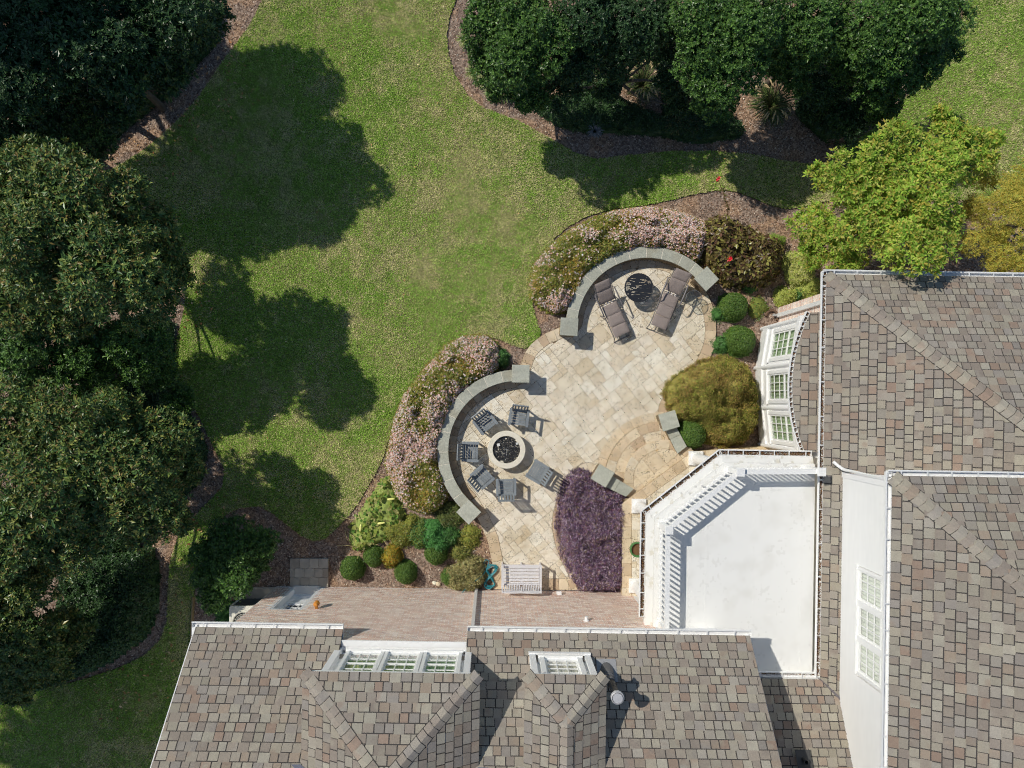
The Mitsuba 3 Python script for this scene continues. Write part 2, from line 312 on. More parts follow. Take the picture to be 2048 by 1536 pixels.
# ------------------------------------------------------------------ half-round steps with cheek walls, up to the porch
steps = thing('patio_steps', 'half round tan travertine steps leading up from the patio to the white porch', 'steps')
STEP_CLIP = Polygon(ring([(1215, 955), (1195, 925), (1195, 760), (1338, 790), (1347, 850), (1392, 912), (1324, 990), (1262, 1000)])).difference(PORCH_W.buffer(0.003))
def sector_pavers(r0, r1, z0, z1, width, name, clip):
    a0 = 0.0
    while a0 < 360:
        da = math.degrees(width / ((r0 + r1) / 2)) * rng.uniform(0.8, 1.2) if r0 > 0.05 else 360
        ang = np.radians(np.linspace(a0, a0 + da, 6 if da < 90 else 60))
        pts = [(SC[0] + r1 * math.cos(t), SC[1] + r1 * math.sin(t)) for t in ang] + ([(SC[0] + r0 * math.cos(t), SC[1] + r0 * math.sin(t)) for t in ang[::-1]] if r0 > 0.05 else [])
        for s in polys(Polygon(pts).buffer(0).intersection(clip)):
            for s2 in polys(s.buffer(-0.003, join_style=2).simplify(0.003)):
                if s2.area > 0.006:
                    mm = MB(); mm.prism(s2, z0, z1 + rng.uniform(-0.001, 0.001), 0.004, uv=rng.random(2)); part(steps, name, mm, 'travertine_tan')
        a0 += da
sector_pavers(1.92, 2.24, 0.0, 0.033, 0.36, 'landing_paver', STEP_CLIP)
m = MB(); m.prism(Point(SC).buffer(1.90, 48).intersection(STEP_CLIP), -0.1, 0.155, c=lin(190, 165, 125)); m.prism(Point(SC).buffer(1.30, 48).intersection(STEP_CLIP), 0.1, 0.305, c=lin(190, 165, 125)); part(steps, 'riser', m, 'tone')
sector_pavers(1.62, 1.93, 0.125, 0.185, 0.42, 'tread_paver', STEP_CLIP); sector_pavers(1.28, 1.617, 0.125, 0.184, 0.5, 'tread_paver', STEP_CLIP)
sector_pavers(1.03, 1.33, 0.275, 0.335, 0.4, 'tread_paver', STEP_CLIP)
for q in french(38.5, 0.26, -3, 3, -3, 3, tuple(SC), 9):
    for s in polys(q.intersection(Point(SC).buffer(1.025, 40).intersection(STEP_CLIP))):
        for s2 in polys(s.buffer(-0.003, join_style=2)):
            if s2.area > 0.006: mm = MB(); mm.prism(s2, 0.275, 0.334, 0.004, uv=rng.random(2)); part(steps, 'tread_paver', mm, 'travertine_tan')
def stacked_faces(mb, poly, z0, z1, seed):
    """Thin stacked stones proud of the faces of a low wall."""
    r = np.random.default_rng(seed); p = np.array(shapely.geometry.polygon.orient(poly).exterior.coords)
    for a, b in zip(p[:-1], p[1:]):
        L = np.linalg.norm(b - a)
        if L < 0.02: continue
        d = (b - a) / L; nn = np.array([d[1], -d[0]]); z = z0
        while z < z1 - 0.01:
            h = min(r.uniform(0.04, 0.1), z1 - z); x = 0.0
            while x < L - 0.005:
                w = min(r.uniform(0.1, 0.3), L - x); e = r.uniform(0.004, 0.02)
                A, Bq = a + d * (x + 0.003), a + d * (x + w - 0.003)
                v = [[*(A - nn * 0.02), z + .003], [*(Bq - nn * 0.02), z + .003], [*(Bq + nn * e), z + .003], [*(A + nn * e), z + .003], [*(A - nn * 0.02), z + h - .003], [*(Bq - nn * 0.02), z + h - .003], [*(Bq + nn * e), z + h - .003], [*(A + nn * e), z + h - .003]]
                mb.add(v, [[3, 2, 6], [3, 6, 7], [4, 7, 6], [4, 6, 5], [0, 3, 7], [0, 7, 4], [2, 1, 5], [2, 5, 6], [0, 1, 2], [0, 2, 3]], c=lin(150, 135, 115) * r.uniform(0.45, 1.1) * np.array([1, r.uniform(.94, 1.02), r.uniform(.85, 1.0)]))
                x += w
            z += h
def square(c, side, deg): return shapely.affinity.rotate(sbox(c[0] - side / 2, c[1] - side / 2, c[0] + side / 2, c[1] + side / 2), deg)
def pier(parent, c, deg, z1, side=0.48, cap=0.57):
    b = MB(); b.prism(square(c, side - 0.03, deg), 0, z1 - 0.045, c=lin(120, 108, 92)); stacked_faces(b, square(c, side - 0.03, deg), 0.0, z1 - 0.045, int(abs(c[0] * 100)))
    k = part(parent, 'pier', b, 'tone')
    q = MB(); q.prism(square(c, cap, deg), z1 - 0.045, z1, 0.008, uv=rng.random(2)); part(k, 'cap', q, 'bluestone')
def cheek(parent, pts, z, seed):
    b = MB(); P = Polygon([G2(*p, z) for p in pts]); Pin = P.buffer(-0.03, join_style=2); b.prism(Pin, 0, z - 0.04, c=lin(120, 108, 92)); stacked_faces(b, Pin, 0, z - 0.04, seed); part(parent, 'cheek_wall', b, 'tone')
    p = [np.array(G2(*q, z)) for q in pts]
    for a, e in ((0.0, 0.42), (0.42, 1.0)):
        q = Polygon([p[0] + (p[3] - p[0]) * a, p[1] + (p[2] - p[1]) * a, p[1] + (p[2] - p[1]) * e, p[0] + (p[3] - p[0]) * e]).buffer(-0.003, join_style=2)
        mm = MB(); mm.prism(q, z - 0.04, z + rng.uniform(0, 0.002), 0.006, uv=rng.random(2)); part(parent, 'capstone', mm, 'bluestone')
def G2(px, py, z): return tuple(W(px, py, z)[:2])
pier(steps, W(1338.5, 841.5, 0.72)[:2], 17, 0.72, 0.46, 0.565); pier(steps, W(1205.5, 951.5, 0.72)[:2], -31, 0.72, 0.46, 0.565)
cheek(steps, [(1330, 858), (1352, 852), (1374, 893), (1355, 908)], 0.5, 5); cheek(steps, [(1211, 974), (1222, 950), (1268, 978), (1252, 994)], 0.5, 6)

# ------------------------------------------------------------------ seat walls round the two bays
def arc_wall(label, C, a0, a1, piers):
    t = thing('seat_wall', label, 'seat wall', 'curved stone seat walls of the patio')
    def sector(r0, r1, b0, b1, n=40):
        an = np.radians(np.linspace(b0, b1, n)); return Polygon([(C[0] + r1 * math.cos(x), C[1] + r1 * math.sin(x)) for x in an] + [(C[0] + r0 * math.cos(x), C[1] + r0 * math.sin(x)) for x in an[::-1]])
    b = MB(); S = sector(R_WALL + 0.03, R_WALL + 0.34, a0, a1); b.prism(S, 0, 0.46, c=lin(120, 104, 86)); stacked_faces(b, S, 0, 0.46, 11); part(t, 'wall_face', b, 'tone'); b = MB(); b.prism(sector(R_WALL + .01, R_WALL + .36, a0, a1), .455, .498, c=lin(205, 198, 184)); part(t, 'mortar', b, 'tone')
    n = int(abs(a1 - a0) / 12.5); e = np.linspace(a0, a1, n + 1); e[1:-1] += rng.uniform(-2, 2, n - 1)
    for x, y in zip(e[:-1], e[1:]):
        q = MB(); q.prism(sector(R_WALL, R_WALL + 0.37, min(x, y) + 0.22, max(x, y) - 0.22, 6), 0.462, 0.505 + rng.uniform(-.001, .001), 0.006, uv=rng.random(2)); part(t, 'capstone', q, 'bluestone')
    for ang, (px, py), deg in piers: pier(t, W(px, py, 0.8)[:2], deg, 0.8)
arc_wall('curved stone seat wall with bluestone caps behind the two chaise lounges', C1, 180, 39, [(180, (1138.5, 653.5), -3.5), (39, (1413.5, 557.5), 43)])
arc_wall('curved stone seat wall with bluestone caps behind the fire pit chairs', C2, 90, 230, [(90, (1041.5, 747.5), -1), (230, (937.5, 1024.5), 45)])

# ------------------------------------------------------------------ stepping slab by the side door
slab = thing('door_slab', 'small landing of twelve worn stone slabs in the mulch before the side door', 'paving')
P4 = [W(580, 1117), W(657, 1117), W(656, 1174), W(579, 1174)]
x0, x1, y0, y1 = P4[0][0], P4[1][0], P4[2][1], P4[0][1]
for j in range(3):
    cuts = [0, .26, .5, .74, 1] if j != 1 else [0, .13, .37, .63, .86, 1]
    for a, b in zip(cuts[:-1], cuts[1:]):
        q = MB(); q.prism(sbox(x0 + (x1 - x0) * a + .004, y0 + (y1 - y0) * j / 3 + .004, x0 + (x1 - x0) * b - .004, y0 + (y1 - y0) * (j + 1) / 3 - .004), -0.1, 0.03 + rng.uniform(-.004, .004), 0.005, uv=rng.random(2)); part(slab, 'slab', q, 'slab_stone')
# ------------------------------------------------------------------ the house: one thing; its parts are in the house's own axes
house = thing('house', 'cream brick house with grey brown shingle roofs, white dormers and a white flat roofed porch', 'house')
EXPO = 0.214
TABS = []                                                    # (area in the picture, roof key, polygon pieces, ...) of every shingle of every roof
def roof(label, e0, e1, z0, pitch, plan, seed, row0=0.0, expo=EXPO, zfun=None):
    """A shingled plane over the plan polygon: through the line e0-e1 at height z0 and rising to its left by the tangent pitch."""
    r = np.random.default_rng(seed); e0, e1 = np.asarray(e0, float), np.asarray(e1, float)
    t = (e1 - e0) / np.linalg.norm(e1 - e0); d = np.array([-t[1], t[0]]); cs = 1 / math.hypot(1, pitch); sn = pitch * cs
    def P3(u, v, h):
        xy = e0 + np.outer(u, t) + np.outer(v * cs - h * sn, d); return np.c_[xy, z0 + v * sn + h * cs]
    q = np.array(plan) - e0; loc = Polygon(np.c_[q @ t, (q @ d) / cs])
    if not loc.is_valid: loc = loc.buffer(0)
    m = MB()
    for g in polys(loc):
        tv, tf = trimesh.creation.triangulate_polygon(g, engine='earcut'); tf = np.array(tf)
        a, b = tv[tf[:, 1]] - tv[tf[:, 0]], tv[tf[:, 2]] - tv[tf[:, 0]]; fl = a[:, 0] * b[:, 1] - a[:, 1] * b[:, 0] < 0; tf[fl] = tf[fl][:, ::-1]
        top, bot = P3(tv[:, 0], tv[:, 1], np.zeros(len(tv))), P3(tv[:, 0], tv[:, 1], np.full(len(tv), -0.04))
        m.add(top, tf, c=lin(74, 71, 69)); m.add(bot, tf[:, ::-1], c=lin(74, 71, 69))
        p = np.array(g.exterior.coords); k = len(p)
        for (ua, va), (ub, vb) in zip(p[:-1], p[1:]):
            m.add(P3(np.array([ua, ub, ub, ua]), np.array([va, vb, vb, va]), np.array([0, 0, -.04, -.04])), [[0, 1, 2], [0, 2, 3]], c=lin(74, 71, 69))
    key = part(house, 'roof', m, 'tone', house=True, label=label)
    u0, v0, u1, v1 = loc.bounds; v = row0
    while v < v1:
        u = u0 - r.uniform(0, 0.3); prev_low = False
        while u < u1:
            w = r.choice([0.205, 0.235, 0.25, 0.265]); low = (not prev_low) and r.random() < 0.33
            gl, gb = (0.0015, -0.012) if low else (0.0145, 0.027)
            q = sbox(u + gl, v - 0.002, u + w - gl, v + expo - gb)
            q = q if loc.contains(q) else q.intersection(loc)
            for s in polys(q):
                if s.area < 0.0012: continue
                c = np.array(shapely.geometry.polygon.orient(s).exterior.coords)[:-1]; n = len(c)
                f_ = np.clip((c[:, 1] - v) / expo, 0, 1); h = (0.005 if low else 0.012) * (1 - f_) + 0.0015
                top, bot = P3(c[:, 0], c[:, 1], h), P3(c[:, 0], c[:, 1], np.full(n, -0.001)); k = np.arange(n)
                fc = np.vstack([np.stack([np.zeros(n - 2, int), np.arange(1, n - 1), np.arange(2, n)], 1), np.stack([k + n, (k + 1) % n + n, (k + 1) % n], 1), np.stack([k + n, (k + 1) % n, k], 1)])
                wv = from_house(top); pr = FOCAL * wv[:, :2] / (CAM_H - wv[:, 2:3]); mid = pr.mean(0) * [1, -1] + NADIR
                seen = 0 <= mid[0] < 2048 and 0 <= mid[1] < 1536
                ar = abs(Polygon(pr).area) * seen
                TABS.append((ar, key, np.vstack([top, bot]), fc, r.random(2)))
            u += w; prev_low = low
        v += expo
    return key
def finish_shingles():
    TABS.sort(key=lambda x: -x[0]); rest = {}
    for i, (ar, key, v, f, uv) in enumerate(TABS):
        if i < 300: mm = MB(); mm.add(v, f, uv=uv); part(key, 'shingle', mm, 'shingle', house=True)
        else: rest.setdefault(key, MB()).add(v, f, uv=uv)
    for key, mm in rest.items(): part(key, 'shingle_courses', mm, 'shingle', house=True, kind='stuff')
def hip(parent, p0, p1, pitch_l, pitch_r, name='hip_cap', half=0.15, expo=0.21):
    """Overlapping bent cap shingles along a hip or ridge from p0 (low) to p1."""
    p0, p1 = np.asarray(p0, float), np.asarray(p1, float); L = np.linalg.norm(p1 - p0); a = (p1 - p0) / L
    side = np.cross(a, [0, 0, 1]); side /= np.linalg.norm(side)
    us = MB(); q0, q1 = p0 + [0, 0, .012], p1 + [0, 0, .012]; us.add([q0 - side * half * 1.1 - [0, 0, half * pitch_l], q1 - side * half * 1.1 - [0, 0, half * pitch_l], q1, q0, q0 + side * half * 1.1 - [0, 0, half * pitch_r], q1 + side * half * 1.1 - [0, 0, half * pitch_r]], [[0, 1, 2], [0, 2, 3], [3, 2, 5], [3, 5, 4]], c=lin(70, 67, 65)); part(parent, name + '_underlay', us, 'tone', house=True)
    x = 0.0
    while x < L - 0.05:
        e = min(expo - 0.016, L - x); pts = []
        for s_, (lift) in ((x, 0.034), (x + e, 0.022)):
            c = p0 + a * s_
            for k, dn in ((-1, pitch_l), (-0.45, pitch_l), (0, 0), (0.45, pitch_r), (1, pitch_r)):
                pts.append(c + side * k * half + np.array([0, 0, lift - abs(k) * half * dn - (0.006 if abs(k) == 1 else 0)]))
        v = np.array(pts); w = v - [0, 0, 0.02]; f = []
        for k in range(4): f += [[k, k + 1, k + 6], [k, k + 6, k + 5]]
        f = np.array(f); v2 = np.vstack([v, w]); sides = [[0, 10, 11], [0, 11, 1], [1, 11, 12], [1, 12, 2], [2, 12, 13], [2, 13, 3], [3, 13, 14], [3, 14, 4], [0, 5, 15], [0, 15, 10], [4, 14, 19], [4, 19, 9]]
        mm = MB(); mm.add(v2, np.vstack([f, sides]), uv=(rng.random(), rng.uniform(.7, 1.3))); part(parent, name, mm, 'shingle', house=True)
        x += expo
def gutter(parent, a, b, z, out, straps=0.75, litter=0.0, w=0.132, dark=False, name='gutter'):
    """An open trough from a to b (plan), lip at height z, hanging on the 'out' side of the eave; cross straps as sub-parts."""
    a, b, out = np.asarray(a, float), np.asarray(b, float), np.asarray(out, float); L = np.linalg.norm(b - a); t = (b - a) / L
    m = MB(); c = (0.80, 0.80, 0.79)
    def seg(o0, o1, z0, z1, e=0.0):
        p, q = a - t * e, b + t * e
        v = [[*(p + out * o0), z0], [*(q + out * o0), z0], [*(q + out * o1), z0], [*(p + out * o1), z0], [*(p + out * o0), z1], [*(q + out * o0), z1], [*(q + out * o1), z1], [*(p + out * o1), z1]]
        m.add(v, [[0, 1, 5], [0, 5, 4], [2, 3, 7], [2, 7, 6], [4, 5, 6], [4, 6, 7], [0, 3, 2], [0, 2, 1], [0, 4, 7], [0, 7, 3], [1, 2, 6], [1, 6, 5]], c=c)
    seg(w - 0.012, w, z - 0.11, z); seg(w, w + 0.024, z - 0.022, z + 0.003); seg(-0.012, w - 0.013, z - 0.11, z - 0.10); seg(-0.012, 0.0, z - 0.099, z - 0.03)
    for s_ in (0.006, L - 0.006):
        p = a + t * s_; m.bar([*p, z - 0.055], [*(p + out * (w - 0.013)), z - 0.055], 0.01, 0.09, c=c)
    k = part(parent, name, m, 'satin', house=True)
    x = straps * 0.5
    while x < L - 0.1:
        p = a + t * x; mm = MB(); mm.bar([*(p - out * 0.015), z - 0.012], [*(p + out * (w - 0.005)), z - 0.004], 0.03, 0.006, c=c); part(k, 'strap', mm, 'satin', house=True); x += straps * rng.uniform(0.85, 1.15)
    if litter:
        r = np.random.default_rng(int(L * 100)); n = int(L * 500 * litter); mm = MB()
        xs, ys = r.uniform(0.02, L - 0.02, n), r.uniform(0.005, w - 0.02, n)
        pos = np.c_[a + np.outer(xs, t) + np.outer(ys, out), z - 0.095 + r.uniform(0, 0.035, n)]
        cols = np.array([lin(120, 85, 60), lin(90, 66, 50), lin(60, 46, 38), lin(150, 110, 75), lin(110, 100, 70)])[r.integers(0, 5, n)]
        v, f, c4 = leaf_quads(pos, unit(r.normal(size=(n, 3)) + [0, 0, 1.5]), r.uniform(.025, .05, n), 0.5, cols, r); mm.add(v, f, c=c4); LITTER.append(mm)
LITTER = []
def unit(v): return v / (np.linalg.norm(v, axis=-1, keepdims=True) + 1e-12)
def leaf_quads(P, N, L, asp, cols, r, fold=0.18, droop=0.0):
    """Leaves as two folded triangles each: at the points P, facing N, of length L and width L * asp, with the colours cols."""
    n = len(P); t = unit(np.cross(N, r.normal(size=(n, 3)))); b = np.cross(N, t); L = np.broadcast_to(L, (n,))[:, None]; w = L * np.broadcast_to(asp, (n,))[:, None] / 2
    base, tip = P - t * L / 2, P + t * L / 2 - np.array([0, 0, 1.0]) * L * droop
    l, rt = P + b * w + N * w * fold * 2, P - b * w + N * w * fold * 2
    v = np.stack([base, rt, tip, l], 1).reshape(-1, 3); k = np.arange(n)[:, None] * 4
    f = np.hstack([k, k + 1, k + 2, k, k + 2, k + 3]).reshape(-1, 3)
    return v, f, np.repeat(cols, 4, axis=0)

def brick_wall(parent, o, t, L, z0, z1, seed, holes=(), tint=1.0):
    """Single bricks proud of their joints on the plane through o (plan point) along t; n is the side they face."""
    r = np.random.default_rng(seed); o, t = np.asarray(o, float), np.asarray(t, float); nn = np.array([t[1], -t[0]]); m = MB(); z, j = z0, 0
    pal = [lin(203, 178, 162), lin(208, 188, 173), lin(199, 170, 154), lin(211, 194, 180), lin(195, 164, 148), lin(214, 200, 187), lin(203, 182, 164), lin(200, 178, 166), lin(192, 162, 146)]
    V, F, C = [], [], []
    while z < z1:
        x = -(j % 2) * 0.108 - r.uniform(0, 0.02)
        while x < L:
            a, b, h = max(x + 0.006, 0), min(x + 0.204, L), min(z + 0.058, z1)
            if b - a > 0.03 and not any(b > hx0 and a < hx1 and h > hz0 and z < hz1 for hx0, hx1, hz0, hz1 in holes):
                e = r.uniform(0.002, 0.005); A, Bq = o + t * a, o + t * b
                v = [[*(A - nn * .01), z], [*(Bq - nn * .01), z], [*(Bq + nn * e), z + .002], [*(A + nn * e), z + .002], [*(A - nn * .01), h], [*(Bq - nn * .01), h], [*(Bq + nn * e), h - .002], [*(A + nn * e), h - .002]]
                c = pal[r.integers(0, 9)] * r.uniform(0.9, 1.1) * tint
                g = meshkit.fbm(np.array([a * .8, z * .8, seed]), 3); c = c * (0.9 + .2 * g)
                m.add(v, [[2, 3, 7], [2, 7, 6], [4, 6, 7], [4, 5, 6], [3, 0, 4], [3, 4, 7], [1, 2, 6], [1, 6, 5], [0, 3, 2], [0, 2, 1]], c=c)
            x += 0.216
        z += 0.0725; j += 1
    part(parent, 'brick_courses', m, 'tone', house=True, kind='stuff')

def window(parent, o, t, w, z0, z1, cols, rows, sill=0.06, trim=0.09, recess=0.05, meet=None, glasscol=lin(150, 172, 140)):
    glasscol = np.asarray(glasscol) * rng.uniform(.82, 1.12)
    """A white window in the wall plane through the plan point o along t, facing right of t: casing, bars, panes, and a blind behind."""
    o, t = np.asarray(o, float), np.asarray(t, float); n = np.array([t[1], -t[0]]); wc = (0.80, 0.80, 0.79)
    def P(x, y, z): return np.array([*(o + t * x + n * y), z])
    m = MB()
    def bx(xa, xb, ya, yb, za, zb, mb=m):
        v = [P(x, y, z) for z in (za, zb) for y in (ya, yb) for x in (xa, xb)]
        mb.add(v, [[0, 3, 2], [0, 1, 3], [4, 7, 5], [4, 6, 7], [0, 5, 1], [0, 4, 5], [2, 7, 6], [2, 3, 7], [0, 6, 4], [0, 2, 6], [1, 7, 3], [1, 5, 7]], c=wc)
    for xa, xb in ((-trim, 0), (w, w + trim)): bx(xa, xb, -recess - .07, 0.035, z0 - 0.02, z1 + trim)
    bx(0.0, w, -recess - .07, 0.034, z1, z1 + trim); bx(-trim - .03, w + trim + .03, -recess - .07, 0.07, z0 - 0.02 - sill, z0 - 0.021)
    k = part(parent, 'window', m, 'satin', house=True)
    b = MB(); s = 0.05; g = 0.022
    for xa, xb in ((0.001, s), (w - s, w - .001)): bx(xa, xb, -recess, -recess + .04, z0 - .019, z1 - .001, b)
    bx(s, w - s, -recess, -recess + .039, z0 - .019, z0 + s, b); bx(s, w - s, -recess, -recess + .039, z1 - s, z1 - .001, b)
    part(k, 'sash', b, 'satin', house=True)
    cw, rh = (w - 2 * s + g) / cols, (z1 - z0 - 2 * s + g) / rows
    for i in range(1, cols): q = MB(); bx(s + cw * i - g, s + cw * i, -recess + .004, -recess + .03, z0 + s, z1 - s, q); part(k, 'glazing_bar', q, 'satin', house=True)
    for j in range(1, rows):
        gg = g * (1.9 if meet == j else 1); q = MB(); bx(s, w - s, -recess + .003, -recess + (.045 if meet == j else .028), z0 + s + rh * j - gg, z0 + s + rh * j, q); part(k, 'glazing_bar', q, 'satin', house=True)
    for i in range(cols):
        for j in range(rows):
            q = MB(); xa, xb, za, zb = s + cw * i, s + cw * (i + 1) - g, z0 + s + rh * j, z0 + s + rh * (j + 1) - g
            q.add([P(xa, -recess + .015, za), P(xb, -recess + .015, za), P(xb, -recess + .015, zb), P(xa, -recess + .015, zb)], [[0, 1, 2], [0, 2, 3]]); part(k, 'pane', q, 'glass', house=True)
    q = MB(); nf = 14                                        # a pleated blind
    for i in range(nf):
        xa, xb = w * i / nf, w * (i + 1) / nf; ya, yb = (-recess - .03, -recess - .06) if i % 2 else (-recess - .06, -recess - .03)
        q.add([P(xa, ya, z0), P(xb, yb, z0), P(xb, yb, z1), P(xa, ya, z1)], [[0, 1, 2], [0, 2, 3]], c=glasscol)
    part(k, 'curtain', q, 'tone', house=True)
    return k
PM, PL = 0.9, 0.51                                            # slopes of the steep rear roof and of the shallower hips
# --- masonry bodies
WB = lin(238, 230, 220)
m = MB()
m.box((-7.18, -13, -0.2), (-6.60, HOUSE_Y, 4.75), c=WB); m.box((-5.70, -13, -0.2), (6.3, HOUSE_Y, 4.75), c=WB); m.box((-6.60, -13, 2.45), (-5.70, HOUSE_Y, 4.75), c=WB); m.box((-6.60, -13, -0.2), (-5.70, HOUSE_Y - 0.32, 2.45), c=WB)
m.box((-3.88, -6.5, 4.74), (-0.64, HOUSE_Y - .002, 4.99), c=WB)
part(house, 'wall', m, 'tone', house=True)
brick_wall(house, (4.6, HOUSE_Y), (-1, 0), 11.78, 0.02, 4.78, 1, holes=[(10.28, 11.22, 0.0, 2.46)])
brick_wall(house, (-0.64, HOUSE_Y - .002), (-1, 0), 3.24, 4.79, 4.99, 2)
m = MB(); m.box((9.40, -8.2, -0.2), (16, 3.28, 3.75), c=WB); part(house, 'wall', m, 'tone', house=True)
brick_wall(house, (9.40, 3.28), (0, -1), 1.2, 0.02, 3.7, 3, tint=1.12); brick_wall(house, (16, 3.28), (-1, 0), 6.6, 0.02, 3.7, 4)
m = MB(); m.box((9.70, -13, 3.6), (16, -1.82, 6.8)); m.box((9.57, -4.13, 3.6), (9.70, -1.82, 6.8)); m.box((9.57, -13, 3.6), (9.70, -7.01, 6.8)); m.box((9.57, -7.01, 3.6), (9.70, -4.13, 4.9)); m.box((9.57, -7.01, 6.43), (9.70, -4.13, 6.8))
part(house, 'clapboard_wall', m, 'siding', house=True)
z, k_ = 4.0, 0
while z < 6.7:                                                # lapped boards of the tall white wall, west and north
    west = [((9.57, -1.82), (9.57, -13.0), (-1, 0))] if z + .118 < 4.86 or z > 6.44 else [((9.57, -1.82), (9.57, -4.13), (-1, 0)), ((9.57, -7.01), (9.57, -13.0), (-1, 0))]
    for (a, b, nn) in west + [((16, -1.82), (9.57, -1.82), (0, 1))]:
        a, b, nn = (np.asarray(q, float) for q in (a, b, nn)); mm = MB()
        v = [[*(a + nn * .018), z], [*(b + nn * .018), z], [*(b + nn * .004), z + .118], [*(a + nn * .004), z + .118], [*(a - nn * .01), z], [*(b - nn * .01), z]]
        mm.add(v, [[0, 1, 2], [0, 2, 3], [0, 4, 5], [0, 5, 1]], uv=rng.random(2)); part(house, 'clapboard', mm, 'siding', house=True)
    z += 0.118
m = MB(); m.box((9.535, -1.93, 3.9), (9.60, -1.785, 6.75)); m.box((9.53, -13, 6.5), (9.569, -1.78, 6.76)); m.box((9.6, -1.819, 6.5), (16, -1.78, 6.76)); m.box((9.2, -13, 6.74), (16, -1.5, 6.79)); part(house, 'corner_board', m, 'white', house=True)
m = MB(); m.tube([(9.47, -1.70, 6.6), (9.47, -1.70, 4.35), (9.46, -1.68, 4.22), (9.38, -1.6, 4.13), (9.28, -1.5, 4.07)], 0.045, 8, c=(.8, .8, .79)); part(house, 'downspout', m, 'satin', house=True, smooth=True)
# --- roofs
big_x0, big_x1, big_c, big_y, ez = -4.34, -0.25, -2.295, -6.29, 7.0
r_main = roof('steep grey brown shingle roof at the rear with two dormers', (6.77, -6.03), (-7.75, -6.03), 4.87, PM, [(-7.75, -6.03), (-3.89, -6.03), (-3.89, -6.52), (-.63, -6.52), (-.63, -6.03), (6.77, -6.03), (6.77, -10.6), (-7.75, -10.6)], 1)
m = MB(); m.add([(-7.75, -10.6, 8.98), (6.77, -10.6, 8.98), (6.77, -15, 5), (-7.75, -15, 5), (6.6, -10.6, 8.9), (6.6, -6.1, 4.85), (6.6, -15, 4.85)], [[0, 2, 1], [0, 3, 2], [4, 5, 6]], c=lin(110, 100, 92)); part(house, 'rear_slope', m, 'tone', house=True)
r_big = roof('hipped shingle roof of the wide dormer', (big_x1, big_y), (big_x0, big_y), ez, PL, [(big_x0, big_y), (big_x1, big_y), (big_c, big_y - 2.045)], 2)
roof('west slope of the wide dormer roof', (big_x0, big_y), (big_x0, -10), ez, PL, [(big_x0, big_y), (big_c, big_y - 2.045), (big_c, -9.55), (big_x0, -8.42)][::-1], 3)
roof('east slope of the wide dormer roof', (big_x1, -10), (big_x1, big_y), ez, PL, [(big_x1, big_y), (big_c, big_y - 2.045), (big_c, -9.55), (big_x1, -8.42)], 4)
hip(r_big, (big_x0 + .02, big_y - .02, ez), (big_c, big_y - 2.045, ez + 2.045 * PL), PL * .7, PL * .7); hip(r_big, (big_x1 - .02, big_y - .02, ez), (big_c, big_y - 2.045, ez + 2.045 * PL), PL * .7, PL * .7)
hip(r_big, (big_c, -9.6, ez + 2.045 * PL), (big_c, big_y - 2.0, ez + 2.045 * PL), PL, PL, 'ridge_cap')
sx0, sx1, sc_, sy, sh = 0.79, 2.67, 1.73, -6.27, 0.94
r_sm = roof('hipped shingle roof of the narrow dormer', (sx1, sy), (sx0, sy), ez, PL, [(sx0, sy), (sx1, sy), (sc_, sy - sh)], 5)
roof('west slope of the narrow dormer roof', (sx0, sy), (sx0, -10), ez, PL, [(sx0, sy), (sc_, sy - sh), (sc_, -8.95), (sx0, -8.42)][::-1], 6)
roof('east slope of the narrow dormer roof', (sx1, -10), (sx1, sy), ez, PL, [(sx1, sy), (sc_, sy - sh), (sc_, -8.95), (sx1, -8.42)], 7)
hip(r_sm, (sx0 + .02, sy - .02, ez), (sc_, sy - sh, ez + sh * PL), PL * .7, PL * .7); hip(r_sm, (sx1 - .02, sy - .02, ez), (sc_, sy - sh, ez + sh * PL), PL * .7, PL * .7)
hip(r_sm, (sc_, -8.95, ez + sh * PL), (sc_, sy - sh + .03, ez + sh * PL), PL, PL, 'ridge_cap')
VAL = lin(98, 100, 112)
for vx, vc, vy in ((big_x0, big_c, -9.55), (big_x1, big_c, -9.55), (sx0, sc_, -8.95), (sx1, sc_, -8.95)):   # dark metal valleys beside the dormers
    p0 = np.array([vx, -8.42, 4.87 + .9 * 2.39]); p1 = np.array([vc, vy, ez + abs(vc - vx) * PL]); s_ = np.sign(vx - vc);
    m = MB(); m.add([p0 + [0, 0, .02], p1 + [0, 0, .02], p1 + [s_ * .22, 0.0, .025], p0 + [s_ * .22, 0.0, .035], p0 + [-s_ * .1, -.16, .03], p1 + [-s_ * .1, -.1, .03]], [[0, 1, 2], [0, 2, 3], [0, 4, 5], [0, 5, 1]], c=VAL); part(house, 'valley_flashing', m, 'satin', house=True)
r_e = roof('west slope of the east wing roof', (9.13, 3.67), (9.13, -8), 3.83, PL, [(9.13, 3.67), (15, -2.2), (9.6, -2.2), (9.62, -8.05), (9.13, -7.56)][::-1], 8)
roof('north slope of the east wing roof', (16, 3.67), (9.13, 3.67), 3.83, PL, [(9.13, 3.67), (16, 3.67), (16, -3.2)], 9)
hip(r_e, (9.15, 3.65, 3.83), (15, -2.2, 3.83 + 5.87 * PL), PL * .7, PL * .7, half=0.17)
roof('small north facing slope behind the flat porch roof', (9.13, -7.56), (6.3, -7.56), 3.83, PL, [(6.3, -7.56), (9.13, -7.56), (9.62, -8.05), (9.62, -12.5), (6.3, -12.5)], 10)
m = MB(); m.add([(9.11, -7.52, 3.86), (9.16, -7.60, 3.86), (9.62, -8.08, 4.11), (9.62, -7.98, 4.11), (9.05, -7.52, 3.85)], [[0, 1, 2], [0, 2, 3], [0, 4, 1]], c=lin(105, 100, 104)); part(house, 'valley_flashing', m, 'satin', house=True)
